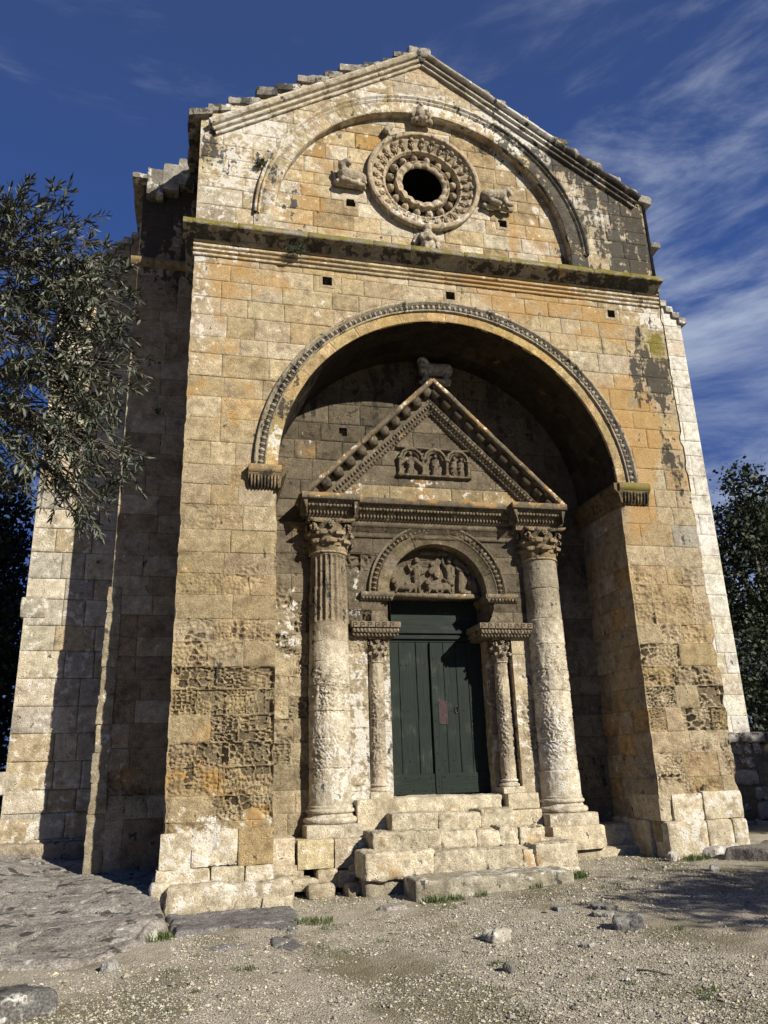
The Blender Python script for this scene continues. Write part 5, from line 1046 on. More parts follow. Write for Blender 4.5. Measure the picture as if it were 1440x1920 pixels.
for s in (-1, 1):
    mb = MB(); bz = (-.885, -.66, -.345, -.10) if s < 0 else (-.075, .165, .40, .62, .895); y = 1.80
    for i, (a, b) in enumerate(zip(bz[:-1], bz[1:])): board(mb, a+.004, b-.004, ZB+.02, ZT-.01, y+.004*((i*3) % 2), y+.06, i+s*5)
    nails(mb, [(x, zz) for x in ((-.80, -.62, -.52, -.2) if s < 0 else (.10, .27, .5, .75)) for zz in (1.62, 2.45, 3.25)], y-.002, .010)
    o = mb.build('door_leaf', GREEN, door, False); o.matrix_parent_inverse = dinv
    mb = MB(); x0, x1 = (-.885, -.105) if s < 0 else (-.07, .885)
    mb2 = MB(); board(mb2, -.095, .012, ZB+.01, ZT-.02, y-.05, y+.03, 77) if s > 0 else None; nails(mb2, [(-.04+.012*(k % 2), 1.2+.27*k) for k in range(9)], y-.052, .012)
    if s > 0: o2 = mb2.build('meeting_strip', GREEN, door, False); o2.matrix_parent_inverse = dinv
    xa, xb = (x0, x1) if s < 0 else (.02, x1)
    mb.add([(xa, y-.03, ZB+.015), (xb, y-.03, ZB+.015), (xb, y-.03, ZB+.335), (xa, y-.03, ZB+.345), (xa, y+.03, ZB+.015), (xb, y+.03, ZB+.015), (xb, y+.03, ZB+.335), (xa, y+.03, ZB+.345)], [(0, 1, 2, 3), (4, 7, 6, 5), (0, 4, 5, 1), (1, 5, 6, 2), (2, 6, 7, 3), (3, 7, 4, 0)], (0, 0, 0))
    rg = random.Random(5+s); nails(mb, [(xa+.05+(xb-xa-.1)*k/6+rg.uniform(-.015, .015), ZB+(.07 if k % 2 else .28)+rg.uniform(-.01, .01)) for k in range(7)]+[(xa+.04, ZB+.28), (xb-.04, ZB+.06)], y-.032)
    o = mb.build('bottom_rail', GREEN_H, door, False); o.matrix_parent_inverse = dinv
mb = MB(); mb.box((.03, 1.785, 2.22), (.19, 1.81, 2.62), (0, 0, 0)); nails(mb, [(.05, 2.25), (.17, 2.25), (.05, 2.59), (.17, 2.59)], 1.784, .010); o = mb.build('lock_plate', PLATE, door, False); o.matrix_parent_inverse = dinv
mb = MB(); mb.box((.10, 1.781, 2.37), (.112, 1.786, 2.41), (0, 0, 0)); o = mb.build('keyhole', IRON, door); o.matrix_parent_inverse = dinv; mb = MB()
th = np.linspace(0, 2*math.pi, 25); ph = np.linspace(0, 2*math.pi, 9); T, Q = np.meshgrid(th, ph, indexing='ij'); rr = .045+.008*np.cos(Q); mb.add(np.stack([.36+.7*rr*np.cos(T), 1.79-.008*np.sin(Q), 2.47+1.25*rr*np.sin(T)], -1).reshape(-1, 3), gridq(25, 9), (0, 0, 0))
o = mb.build('ring_handle', IRON, door); o.matrix_parent_inverse = dinv
mb = MB(); sweepless = [(1.80, 3.66, 3.71, 0), (1.75, 3.71, 3.765, 0), (1.785, 3.765, 3.81, 0), (1.74, 3.81, 3.865, 0), (1.775, 3.865, 3.96, 0)]
for y0, za, zb, _ in sweepless: mb.box((-.9, y0, za), (.92, 1.9, zb-.002), (0, 0, 0))
mb.box((-.9, 1.80, 3.958), (.92, 1.9, 4.46), (0, 0, 0)); mb.box((-.9, 1.865, 1.05), (.92, 1.93, 3.70), (0, 0, 0))
o = mb.build('transom', GREEN_H, door, False); o.matrix_parent_inverse = dinv

# ------------------------------------------------------------------ bedrock, flat rocks, loose stones
def flat_rock(name, poly, top, bottom_off, col, maskf, seed, mat=ROCK, cell=.03, edge=.07, amp=.03, strata=0.):
    poly = np.array(poly, float); lo = poly.min(0)-.05; hi = poly.max(0)+.05
    xs = np.arange(lo[0], hi[0], cell); ys = np.arange(lo[1], hi[1], cell); X, Y = np.meshgrid(xs, ys, indexing='ij'); x, y = X.ravel(), Y.ravel(); P3 = np.stack([x, y, 0*x], 1)
    xw = x+.06*fbm(P3*4, 3, seed); yw = y+.06*fbm(P3*4+31, 3, seed); d = np.full(x.shape, 9.); ins = np.zeros(x.shape, bool); n = len(poly)
    for i in range(n):
        a, b = poly[i], poly[(i+1) % n]; e = b-a; t = np.clip(((xw-a[0])*e[0]+(yw-a[1])*e[1])/(e@e), 0, 1); d = np.minimum(d, np.hypot(xw-a[0]-t*e[0], yw-a[1]-t*e[1]))
        c = ((a[1] > yw) != (b[1] > yw)); xi = a[0]+(yw-a[1])/(e[1] if abs(e[1]) > 1e-9 else 1e-9)*e[0]; ins ^= c & (xw < xi)
    d = np.where(ins, d, -d); g = ground_z(x, y)-.09; zt = top(x, y)+amp*fbm(P3*1.6, 4, seed+2)+amp*.12*fbm(P3@np.array(((.8, .6, 0), (-.6, .8, 0), (0, 0, 1)))*np.array((3, 8, 1))+fbm(P3*2, 2, seed+9)[:, None], 4, seed+3)+.005*fbm(P3*18, 3, seed+4)
    if strata:
        q = zt/strata+.6*fbm(P3*1.2, 3, seed+5); fr = q-np.floor(q); zt = zt+strata*(sst(.30, .55, fr)-fr)*.75
    f1, f2 = worley(x*.75+.35*y+.25*fbm(P3*1.5, 3, seed+8), y*1.15-.2*x+.25*fbm(P3*1.5+7, 3, seed+8), seed); zt = zt-.035*sst(.05, .0, f2-f1)-.018*sst(.0, .9, f1)
    cr = np.abs(fbm(P3*np.array((1.1, 2.2, 1)), 4, seed+12)); zt = zt-.02*sst(.025, .0, cr)
    w = sst(-.02, edge, d); P = np.stack([x, y, g*(1-w)+zt*w], 1); q = gridq(len(xs), len(ys)); k = d[q].max(1) > -.06; q = q[k]; ids, inv = np.unique(q, return_inverse=True); P = P[ids]; q = inv.reshape(-1, 4)
    mb = MB(); mb.add(P, q, np.tile(np.array(col), (len(P), 1))*(1+.2*fbm(P*2.2, 3, seed+6))[:, None], maskf(P)); return mb.build(name, mat)
RC = np.array((.285, .258, .222)); mrock = lambda b=.30, w=.24: mask_const(b-.02, w-.14, -.15, -.25)
mrock0 = lambda b=.30, w=.24: mask_const(b, w, -.15, -.25)
tag(flat_rock('bedrock', [(-10, -2.7), (-6.6, -2.45), (-5.91, -2.33), (-5.30, -2.46), (-4.91, -2.33), (-4.53, -1.8), (-4.30, -1.06), (-4.36, -.15), (-4.45, 3.4), (-10, 3.4)],
    lambda x, y: -.20+.098*np.clip(y+2.3, 0, 6)+.10*np.clip(-x-5.9, 0, 3)*np.clip(y+1.5, 0, 3)*.5-.02*np.clip(-5.2-x, 0, 2), 0, RC, mrock(), 601, strata=0, cell=.022, amp=.06, edge=.16), kind='structure')
tag(flat_rock('flat_rock', [(-4.42, -.12), (-2.76, -.12), (-2.72, -.9), (-2.86, -1.72), (-3.25, -1.45), (-3.62, -1.22), (-4.3, -1.5)], lambda x, y: ground_z(x, y)+.055+0*x, 0, RC*np.array((.66, .68, .73)), mrock(.14, .12), 611, edge=.05, amp=.022, cell=.022), 'broad cracked grey flat rock in front of the left pier of the chapel', 'flat rock', 'flat grey rocks bedded in the ground')
tag(flat_rock('flat_rock', [(-4.02, -2.1), (-3.75, -1.92), (-3.42, -1.98), (-3.34, -2.4), (-3.5, -2.62), (-3.85, -2.45)], lambda x, y: ground_z(x, y)+.022+0*x, 0, RC*np.array((.74, .77, .84)), mrock(.02, .1), 621, edge=.06, amp=.01, cell=.022), 'thin smooth grey flat rock barely above the gravel, left of two small ones', 'flat rock', 'flat grey rocks bedded in the ground')
tag(flat_rock('flat_rock', [(-3.26, -1.92), (-2.92, -1.82), (-2.9, -2.45), (-3.08, -2.58), (-3.28, -2.3)], lambda x, y: ground_z(x, y)+.04+0*x, 0, RC*np.array((.70, .73, .80)), mrock(.08, .1), 631, edge=.04, amp=.014, cell=.02), 'small square edged grey flat rock between the broad flat rock and the gravel', 'flat rock', 'flat grey rocks bedded in the ground')
tag(flat_rock('flat_rock', [(-1.85, -.95), (-1.62, -.80), (-1.38, -.9), (-1.42, -1.1), (-1.72, -1.12)], lambda x, y: ground_z(x, y)+.05+0*x, 0, RC*1.2, mrock(.02, .2), 641, edge=.06, amp=.012, cell=.02), 'small pale grey flat rock beside the lowest step of the doorway', 'flat rock', 'flat grey rocks bedded in the ground')
tag(flat_rock('flat_rock', [(3.45, -.05), (3.75, .22), (4.35, .25), (4.5, -.05), (4.1, -.22), (3.7, -.28)], lambda x, y: ground_z(x, y)+.12+0*x, 0, RC*1.35, mrock(.05, .3), 651, edge=.09, amp=.02, cell=.025), 'pale rounded flat rock at the foot of the right pier', 'flat rock', 'flat grey rocks bedded in the ground')
tag(flat_rock('flat_rock', [(3.55, -.55), (4.1, -.3), (5.2, -.15), (6.0, -.8), (5.0, -1.2), (4.0, -1.1)], lambda x, y: ground_z(x, y)+.13+0*x, 0, RC*.75, mrock(.25, .1), 661, edge=.08, amp=.04, cell=.03, strata=.06), 'wide dark flat rock with cracks lying beyond the pale rock by the right pier', 'flat rock', 'flat grey rocks bedded in the ground')
def stone(name, c, size, col, maskv, seed, label, cat='stone', group=None, rot=0., mat=LOOSE, rnd=.4, amp=.22):
    sx, sy, sz = size; mb = MB(); m = min(size)
    rough_block(mb, (-sx/2, -sy/2, -sz*.35), (sx/2, sy/2, sz*.75), col, lambda P: np.tile(maskv, (len(P), 1)), seed, m*rnd, 0, max(.012, m/7))
    V = mb.v; w = []
    for a in V:
        n = fbm(a*(1.6/max(size))*2+seed, 3, seed); n2 = fbm(a*(7/max(size))+seed, 3, seed+1); a = a*(1+amp*1.6*n+amp*.5*n2)[:, None]; a = a+np.array((0, 0, .18*sz))*(fbm(a*(2/max(size))+9, 2, seed+4))[:, None]; w.append(a)
    mb.v = w; o = mb.build(name, mat, None, smooth=False if sx < .35 else True); o.location = (c[0], c[1], float(ground_z(c[0], c[1]))); o.rotation_euler = (0, 0, rot)
    return tag(o, label, cat, group)
ST = 'loose stones on the gravel'
stone('loose_stone', (-.97, -3.05), (.27, .20, .15), np.array((.42, .385, .31)), (0, .2, 0, -.3), 3, 'pale chunky loose stone in the middle of the gravel', group=ST, rot=.3)
stone('loose_stone', (.38, -3.37), (.32, .20, .16), np.array((.20, .19, .175)), (.15, .1, -.2, -.3), 5, 'dark grey pointed loose stone, largest dark one on the gravel', group=ST, rot=-.5)
stone('loose_stone', (-1.24, -4.06), (.12, .10, .08), np.array((.20, .185, .16)), (.1, 0, -.2, -.3), 8, 'small dark loose stone nearest the camera on the gravel', group=ST, rot=.8)
stone('loose_stone', (-4.50, -1.46), (.10, .08, .13), np.array((.52, .48, .40)), (0, .2, -.1, -.3), 11, 'small whitish upright stone in grass beside the bedrock', group=ST, rot=.4)
stone('loose_stone', (2.95, -1.25), (.15, .12, .08), np.array((.58, .55, .50)), (0, .3, -.2, -.3), 14, 'white loose stone in front of the right pier', group=ST, rot=1.)
stone('loose_stone', (.19, -2.19), (.22, .14, .05), np.array((.27, .255, .23)), (.1, .1, -.2, -.3), 17, 'flat grey loose stone right of the lowest step', group=ST, rot=.2)
stone('loose_stone', (.62, -2.4), (.26, .2, .06), np.array((.23, .215, .19)), (.1, .1, -.2, -.3), 19, 'low dark loose stone at the edge of the tree shade', group=ST, rot=1.9)
stone('loose_stone', (.42, -2.75), (.20, .16, .07), np.array((.28, .26, .22)), (.1, .1, -.2, -.3), 23, 'dull brown grey loose stone just behind the dark pointed one', group=ST, rot=2.3)
stone('loose_stone', (-.28, -3.72), (.14, .11, .04), np.array((.35, .33, .29)), (0, .1, -.2, -.3), 27, 'thin grey loose stone right of the pale chunky one', group=ST, rot=.7)
stone('loose_stone', (3.0, -.18), (.14, .12, .14), np.array((.45, .42, .36)), (0, .2, 0, -.3), 31, 'small upright stone leaning on the inner corner of the right pier', group=ST, rot=.7)
stone('loose_stone', (5.35, 1.6), (.34, .26, .30), np.array((.36, .34, .31)), (0, .2, -.1, -.3), 37, 'rounded grey stone beyond the right pier at the rubble wall', group=ST, rot=.4)
stone('boulder', (-5.68, -3.82), (.86, .55, .24), np.array((.135, .128, .116)), (.40, .34, -.2, -.2), 41, 'lichen spotted grey boulder cut off by the bottom corner of the frame', 'boulder', rot=.5, mat=ROCK, rnd=.35, amp=.16)
stone('loose_stone', (-4.86, -2.62), (.18, .13, .10), np.array((.33, .31, .28)), (.1, .1, -.2, -.3), 43, 'angular grey loose stone under the front edge of the bedrock', group=ST, rot=.9)
def tube(mb, pts, rads, col=(.1, .085, .065), n=8, amp=0., seed=0):
    pts = [np.array(p, float) for p in pts]; V = []
    for i, p in enumerate(pts):
        d = pts[min(i+1, len(pts)-1)]-pts[max(i-1, 0)]; d /= np.linalg.norm(d)+1e-9; a = np.cross(d, (0, 0, 1) if abs(d[2]) < .9 else (1, 0, 0)); a /= np.linalg.norm(a); b = np.cross(d, a)
        for k in range(n): t = 2*math.pi*k/n; V.append(p+rads[i]*(1+(amp*math.sin(3*t+i*1.3+seed)))*(math.cos(t)*a+math.sin(t)*b))
    m = len(pts); q = [(i*n+k, i*n+(k+1) % n, (i+1)*n+(k+1) % n, (i+1)*n+k) for i in range(m-1) for k in range(n)]; mb.add(V, q, col)
def curve_pts(a, b, sag, n=8, wob=0., rg=random):
    a, b = np.array(a, float), np.array(b, float); return [a+(b-a)*t+np.array((0, 0, sag*4*t*(1-t)))+(np.array([rg.uniform(-wob, wob) for _ in range(3)]) if 0 < t < 1 else 0) for t in np.linspace(0, 1, n)]
mb = MB(); rg = random.Random(2); pts = [(-.30+.21*t, -4.66-.23*t, float(ground_z(-.2, -4.8))+.018+.008*math.sin(t*5)) for t in np.linspace(0, 1, 8)]
tube(mb, pts, [.009, .010, .009, .009, .008, .007, .006, .004], n=6); tag(mb.build('twig', BARK), 'thin dark dead twig lying on the gravel', 'twig')

# gravel: thousands of chips, one mass
def make_gravel():
    g = np.random.default_rng(5); N = 125000
    y = -6.4+7.2*g.random(N)**1.6; x = -6+11*g.random(N); P3 = np.stack([x, y, 0*x], 1); den = vnoise(P3*.9, 61)*.6+vnoise(P3*3.5, 62)*.4; k = den > .30+.22*g.random(N)
    k &= ~((x < -4.3) & (y > -2.5)); k &= ~((np.abs(x) < 1.3) & (y > -.85)); x, y = x[k], y[k]; n = len(x)
    s = .0050*np.exp(g.normal(0, .52, n))+.002; s = np.where(g.random(n) < .006, s*2.3, s); s = np.clip(s, .003, .042)
    base = np.array([(1, 0, 0), (-1, 0, 0), (0, 1, 0), (0, -1, 0), (0, 0, 1), (0, 0, -1)], float); T = np.array([(0, 2, 4), (2, 1, 4), (1, 3, 4), (3, 0, 4), (2, 0, 5), (1, 2, 5), (3, 1, 5), (0, 3, 5)])
    V = base[None]*(.65+.7*g.random((n, 6, 1)))*np.stack([1+.5*g.random(n), np.ones(n), .55+.3*g.random(n)], 1)[:, None]*s[:, None, None]; a = g.random(n)*6.28; ca, sa = np.cos(a)[:, None], np.sin(a)[:, None]
    V = np.stack([V[..., 0]*ca-V[..., 1]*sa, V[..., 0]*sa+V[..., 1]*ca, V[..., 2]], -1)+g.normal(0, 1, (n, 6, 3))*s[:, None, None]*.12
    zz = ground_z(x, y)+.03*fbm(np.stack([x, y, 0*x], 1)*.9, 3, 51)+.012*fbm(np.stack([x, y, 0*x], 1)*5, 3, 52)+s*.25
    V += np.stack([x, y, zz], 1)[:, None]; c = (np.array((.50, .455, .365))*(.48+.75*g.random((n, 1)))*np.stack([np.ones(n), .97+.06*g.random(n), .85+.25*g.random(n)], 1)); c = np.repeat(c, 6, 0)
    mb = MB(); mb.add(V.reshape(-1, 3), None, c, None, (T[None]+np.arange(n)[:, None, None]*6).reshape(-1, 3)); o = mb.build('gravel', LOOSE, None, False); tag(o, 'pale stone chips scattered over the trodden earth', 'gravel', kind='stuff')
make_gravel()

# grass tufts, one mass
def make_grass():
    g = random.Random(9); mb = MB(); spots = [(-2.66, -1.27, .26, 260, .10), (-2.45, -1.6, .18, 60, .06), (-.81, -.93, .20, 190, .09), (-.35, -.86, .1, 50, .07), (1.22, -.5, .20, 210, .12), (.5, -.80, .08, 40, .07), (3.33, -.30, .24, 260, .08), (-4.55, -1.45, .28, 260, .13), (-2.76, -2.5, .25, 60, .05), (-3.57, -3.05, .14, 70, .06), (-2.69, -2.76, .2, 60, .05), (-5.75, -.9, .14, 80, .08), (-3.3, -.32, .1, 60, .09), (4.0, -.35, .2, 90, .06), (-.95, .0, .08, 40, .1), (6.9, 4.5, 1.2, 500, .35), (-1.05, -.85, .1, 60, .12)]
    spots += [(g.uniform(-5, 3), g.uniform(-5.5, -1), g.uniform(.05, .22), g.randint(8, 36), g.uniform(.03, .05)) for _ in range(70)]
    for x, y, r, n, h in spots:
        for _ in range(n):
            a = g.uniform(0, 6.28); q = r*math.sqrt(g.random()); px, py = x+q*math.cos(a), y+q*math.sin(a)*.7; z = float(ground_z(px, py)); hh = h*g.uniform(.3, .85); w = .0035+.01*hh; b = g.uniform(0, 6.28); dx, dy = math.cos(b), math.sin(b); l = hh*g.uniform(.2, .9)
            V = [(px-dy*w, py+dx*w, z-.01), (px+dy*w, py-dx*w, z-.01), (px+dx*l*.4+dy*w*.8, py+dy*l*.4-dx*w*.8, z+hh*.7), (px+dx*l*.4-dy*w*.8, py+dy*l*.4+dx*w*.8, z+hh*.7), (px+dx*l, py+dy*l, z+hh)]
            mb.add(V, [(0, 1, 2, 3)], np.array((1, 1, 1))*g.uniform(.6, 1.3)*np.array((g.uniform(.9, 1.4), 1, .8)), None, [(3, 2, 4)])
    tag(mb.build('grass', GRASS, None, False), 'short green grass tufts around the stones and steps', 'grass', kind='stuff')
make_grass()

# ------------------------------------------------------------------ rubble wall at the foot of the right buttress
def make_rubble():
    root = tag(empty('rubble_wall', (7.0, 2.7, .2)), 'low dark rubble stone wall below the white buttress on the right', 'stone wall'); g = random.Random(12); mb = MB(); z = .1
    while z < 1.80:
        h = g.uniform(.18, .34); x = 5.2+g.uniform(-.1, .1)
        while x < 11:
            w = g.uniform(.22, .62); y = g.uniform(2.40, 2.52); rough_block(mb, (x, y, z+g.uniform(-.03, .03)), (x+w-.03, 2.98, z+h-.02), np.array((.25, .235, .21))*g.uniform(.6, 1.35), mask_const(.22, .18, -.05), g.randint(0, 9999), .04, .05, .045); x += w+g.uniform(0, .05)
        z += h
    o = mb.build('rubble_stones', STONE); o.parent = root; o.matrix_parent_inverse = Matrix.Translation((-7, -2.7, -.2))
    mb = MB(); mb.box((5.25, 2.49, -.2), (11, 2.97, 1.75), (.13, .115, .09)); o = mb.build('mortar_core', STONE); o.parent = root; o.matrix_parent_inverse = Matrix.Translation((-7, -2.7, -.2))
    mb = MB(); x = 5.2
    while x < 8.2: w = g.uniform(.5, .9); rough_block(mb, (x, 2.36, 1.78), (x+w-.02, 2.99, 1.98), np.array((.27, .255, .23))*g.uniform(.8, 1.2), mask_const(.2, .25, -.05), g.randint(0, 9999), .06, .03, .05); x += w
    o = mb.build('capping_stones', STONE); o.parent = root; o.matrix_parent_inverse = Matrix.Translation((-7, -2.7, -.2))
make_rubble()

# ------------------------------------------------------------------ trees
def leaf_cloud(mb, g, balls, n, size, clump=.35, shell=.55):
    """many small leaf blades gathered in clumps through the crown's volume"""
    vol = np.array([r[0]*r[1]*r[2] for c, r in balls])**.8; pick = g.choice(len(balls), n//14+1, p=vol/vol.sum()); m = len(pick)
    d = g.normal(0, 1, (m, 3)); d /= np.linalg.norm(d, axis=1, keepdims=True); q = (shell+(1-shell)*g.random(m)**.6)[:, None]; C = np.array([balls[i][0] for i in pick])+d*q*np.array([balls[i][1] for i in pick])*(.85+.3*g.random((m, 1)))
    C = np.repeat(C, 14, 0)+g.normal(0, 1, (m*14, 3))*clump*(.35+.5*g.random((m*14, 1))); k = len(C); ax = g.normal(0, 1, (k, 3)); ax /= np.linalg.norm(ax, axis=1, keepdims=True); b = np.cross(ax, g.normal(0, 1, (k, 3))); b /= np.linalg.norm(b, axis=1, keepdims=True); L = (size*(.6+.8*g.random(k)))[:, None]; W = L*.32
    V = np.stack([C-ax*L*.5, C+b*W, C+ax*L*.5, C-b*W], 1).reshape(-1, 3); col = np.repeat((.55+.9*g.random((m, 1)))*np.ones((1, 3)), 14, 0)*(.75+.5*g.random((k, 1))); mb.add(V, np.arange(k*4).reshape(-1, 4), np.repeat(col, 4, 0))
def tree(name, label, base, balls, n, size, seed, mat, trunk=.2, clump=.35, shell=.5):
    root = tag(empty(name, base), label, 'tree'); g = np.random.default_rng(seed); rg = random.Random(seed); mb = MB(); leaf_cloud(mb, g, balls, n, size, clump, shell); o = mb.build('crown', mat, None, False); inv = Matrix.Translation((-base[0], -base[1], -base[2])); o.parent = root; o.matrix_parent_inverse = inv
    mb = MB(); top = np.mean([b[0] for b in balls], 0); fork = np.array(base)+(top-np.array(base))*np.array((.5, .5, .55)); tube(mb, curve_pts(np.array(base)-np.array((0, 0, .3)), fork, 0, 7, .06, rg), [trunk*(1.25-.09*i) for i in range(7)], n=12, amp=.08)
    for c, r in balls:
        for _ in range(4):
            e = np.array(c)+np.array([rg.uniform(-.6, .6)*r[i] for i in range(3)]); tube(mb, curve_pts(fork, e, .15, 7, .10, rg), [trunk*.55*(1-.13*i) for i in range(7)], n=7)
    o = mb.build('trunk', BARK); o.parent = root; o.matrix_parent_inverse = inv; return root
tree('holm_oak', 'tall dark evergreen tree with a pointed top beyond the white buttress', (16.0, 12.0, .5), [((15.75, 12, 10.7), (.9, .9, 1.4)), ((15.2, 12, 9.4), (1.1, 1.2, 1.3)), ((16.7, 12.2, 9.8), (1.2, 1.2, 1.4)), ((15.9, 12, 7.6), (2.5, 2.0, 2.3)), ((15.4, 11.6, 4.6), (2.6, 1.8, 2.6))], 19000, .17, 71, OAK, .28, .33)
tree('holm_oak', 'broad dark evergreen tree partly hidden behind the tall pointed one', (19.8, 13.5, .6), [((19.6, 13.5, 10.0), (2.0, 1.8, 2.0)), ((20.3, 13.5, 7.2), (2.9, 2.2, 2.8)), ((19.6, 13, 4), (2.9, 2.2, 2.6))], 11000, .19, 72, OAK, .28, .38)
tree('holm_oak', 'low dark bushy tree filling the gap above the rubble wall', (13.9, 9.0, .5), [((13.6, 9.0, 3.9), (1.9, 1.3, 1.9)), ((14.8, 9.2, 2.6), (2.2, 1.4, 1.9)), ((12.4, 9, 2.2), (1.5, 1.2, 1.6))], 10000, .14, 73, OAK, .14, .3)
tree('holm_oak', 'dark evergreen tree left of the buttress behind the olive branches', (-10.6, 9.6, .6), [((-9.7, 9.6, 8.0), (1.2, 1.2, 1.5)), ((-10.8, 9.6, 7.4), (1.8, 1.5, 2.0)), ((-10.2, 9.4, 4.8), (2.0, 1.6, 2.2)), ((-10.4, 9, 2.4), (2.1, 1.5, 2.0)), ((-9.6, 9.2, 6.2), (1.3, 1.2, 1.6))], 30000, .16, 74, OAK, .25, .33)
tree('holm_oak', 'dark leafy undergrowth tree close against the left buttress', (-8.9, 6.4, .5), [((-8.9, 6.4, 4.2), (1.0, .9, 1.5)), ((-9.2, 6.2, 2.3), (1.2, 1.0, 1.6)), ((-8.4, 6.3, 1.4), (.8, .8, 1.2)), ((-8.5, 6.4, 3.2), (.7, .7, 1.3))], 17000, .12, 75, OAK, .10, .24)
tree('holm_oak', 'spreading tree right of the frame that shades the gravel', (8.2, -10.6, 0), [((7.2, -10.4, 4.5), (1.7, 1.3, .8)), ((8.6, -10.8, 5.0), (1.5, 1.4, .9)), ((7.6, -9.4, 4.2), (1.3, .9, .6))], 5200, .13, 76, OAK, .2, .3, .2)
tree('holm_oak', 'dense tree right of the frame that shades the rubble wall', (13.2, -5.2, 0), [((12.9, -5.2, 5.2), (2.1, 1.7, 1.7)), ((14.4, -5.0, 4.9), (1.9, 1.5, 1.6)), ((11.5, -5.3, 5.3), (1.2, 1.2, 1.3))], 22000, .17, 77, OAK, .24, .3, .3)

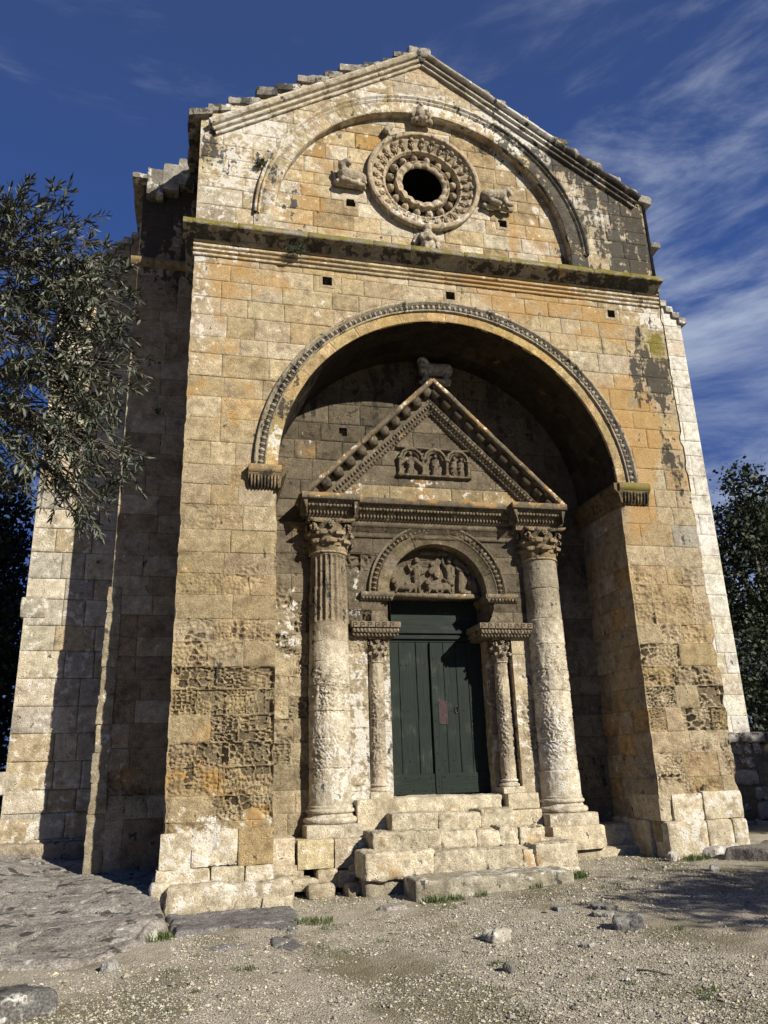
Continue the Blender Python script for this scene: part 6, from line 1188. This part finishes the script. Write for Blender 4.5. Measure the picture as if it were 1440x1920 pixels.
# olive tree leaning in from the left, drooping sprays of narrow leaves
def make_olive():
    base = (-8.3, -5.2, -.05); root = tag(empty('olive_tree', base), 'grey green olive branches hanging into view in front of the left buttress', 'tree'); inv = Matrix.Translation((8.3, 5.2, .05)); rg = random.Random(33)
    balls = [((-5.16, -7.34, 4.55), .34, .32, 62), ((-4.92, -7.23, 4.33), .27, .25, 44), ((-5.20, -7.23, 4.01), .35, .44, 58), ((-4.93, -7.08, 3.92), .25, .34, 52), ((-4.97, -7.10, 3.42), .25, .27, 46), ((-4.66, -7.13, 3.32), .12, .07, 6), ((-4.86, -7.09, 3.08), .15, .16, 12), ((-5.27, -7.16, 3.55), .29, .34, 50), ((-5.35, -7.49, 4.50), .19, .28, 26), ((-6.16, -6.69, 4.38), .69, .90, 130), ((-7.06, -6.43, 4.93), .90, .93, 130), ((-5.92, -6.56, 3.62), .51, .45, 60)]
    wood = MB(); lv = MB(); fork = np.array((-8.0, -5.4, 2.5))
    tube(wood, [(-8.3, -5.2, -.3), (-8.33, -5.2, .3), (-8.2, -5.25, 1.1), (-8.1, -5.35, 1.9), fork], [.30, .24, .2, .18, .16], n=14, amp=.12)
    hub1 = np.array((-6.3, -6.6, 4.3)); hub2 = np.array((-6.1, -6.6, 3.7)); hub3 = np.array((-7.1, -6.3, 4.6))
    for h, r in ((hub1, .09), (hub2, .07), (hub3, .08)): tube(wood, curve_pts(fork, h, .25, 8, .04, rg), [r*(1-.07*i) for i in range(8)], n=9, amp=.06)
    uL = np.array([-1, -.55, 0, .55, 1])
    def leaf(p, d, L):
        d = d/np.linalg.norm(d); s = np.cross(d, np.array([rg.uniform(-1, 1), rg.uniform(-1, 1), rg.uniform(.2, 1.4)])); s /= np.linalg.norm(s)+1e-9; nn = np.cross(s, d); w = L*rg.uniform(.085, .115); bend = rg.uniform(-.12, .12)*L
        V = [p, p+d*L*.3+s*w+nn*.12*w+nn*bend*.5, p+d*L*.3-s*w+nn*.12*w+nn*bend*.5, p+d*L*.68+s*w*.85+nn*bend, p+d*L*.68-s*w*.85+nn*bend, p+d*L+nn*bend*.7, p+d*L*.3+nn*bend*.5-nn*.1*w, p+d*L*.68+nn*bend-nn*.1*w]
        k = rg.uniform(.65, 1.35); lv.add(V, [(1, 6, 7, 3), (6, 2, 4, 7)], np.array((k*rg.uniform(.9, 1.2), k, k*rg.uniform(.75, 1.1))), None, [(0, 6, 1), (0, 2, 6), (3, 7, 5), (7, 4, 5)])
    for c, rh, rv, n in balls:
        c = np.array(c); hub = hub1 if c[2] > 4.0 and c[0] > -6.5 else (hub2 if c[0] > -6.5 else hub3); br = curve_pts(hub, c+np.array((rh*.2, 0, -rv*.1)), .18, 9, .035, rg)
        tube(wood, br, [.024*(1-.085*i) for i in range(9)], n=6)
        for _ in range(int(n*1.6)):
            while True:
                o = np.array([rg.uniform(-1, 1) for _ in range(3)])
                if o@o < 1: break
            p = c+o*np.array((rh, rh*1.1, rv)); src = br[rg.randint(4, 8)]; tube(wood, [src, (src+p)/2+np.array((0, 0, .04)), p], [.006, .0045, .003], n=4)
            d = (p-src); d = d/np.linalg.norm(d)+np.array([rg.uniform(-.7, .7), rg.uniform(-.5, .5), rg.uniform(-.9, .7)]); d /= np.linalg.norm(d); L = rg.uniform(.10, .22); steps = rg.randint(7, 12); pts = []; q = p.copy()
            for k in range(steps):
                pts.append(q.copy()); q = q+d*L/steps; d = d+np.array((0, 0, -.05)); d /= np.linalg.norm(d); s = np.cross(d, (math.cos(k*1.57), math.sin(k*1.57), .3)); s /= np.linalg.norm(s)
                for sg in (-1, 1):
                    if rg.random() < .88: leaf(q, d*.75+s*sg*.75+np.array([rg.uniform(-.25, .25) for _ in range(3)]), rg.uniform(.040, .070))
            leaf(q, d, .06); pts.append(q.copy()); tube(wood, pts, [.0028]*len(pts), (.16, .15, .11), n=4)
    o = wood.build('trunk', BARK); o.parent = root; o.matrix_parent_inverse = inv; o = lv.build('crown', OLIVE, None, True); o.parent = root; o.matrix_parent_inverse = inv
make_olive()

# small weeds rooted in the masonry
def weed(c, r, n, label, seed):
    g = random.Random(seed); root = empty('wall_weed', c); tag(root, label, 'weed', 'weeds rooted in the chapel front'); mb = MB()
    for _ in range(n):
        a = g.uniform(0, 6.28); q = np.array((math.cos(a)*r*g.random(), -.02-.10*g.random(), r*.5*math.sin(a)*g.random())); d = np.array((g.uniform(-1, 1), g.uniform(-1, .1), g.uniform(-.5, .9))); d /= np.linalg.norm(d); s = np.cross(d, (0, 1, .3)); s = s/(np.linalg.norm(s)+1e-9)*.008; L = g.uniform(.04, .10)
        mb.add([q-s, q+s, q+d*L*.6+s*1.2, q+d*L], [(0, 1, 2, 3)], np.array((1, 1, 1))*g.uniform(.6, 1.4))
    o = mb.build('leaves', OAK, root, False)
    mb = MB()
    for k in range(6): tube(mb, [(0, .02, 0), (g.uniform(-.6, .6)*r, -.05, g.uniform(-.3, .3)*r), (g.uniform(-1, 1)*r, -.09, g.uniform(-.5, .4)*r)], [.006, .004, .002], n=5)
    mb.build('stems', BARK, root)
weed((-3.42, -.02, 12.05), .11, 150, 'small dark weed growing beside the blind arch on the left', 4)
weed((-2.77, -.10, 10.20), .17, 260, 'dark shaggy weed hanging under the main cornice', 6)
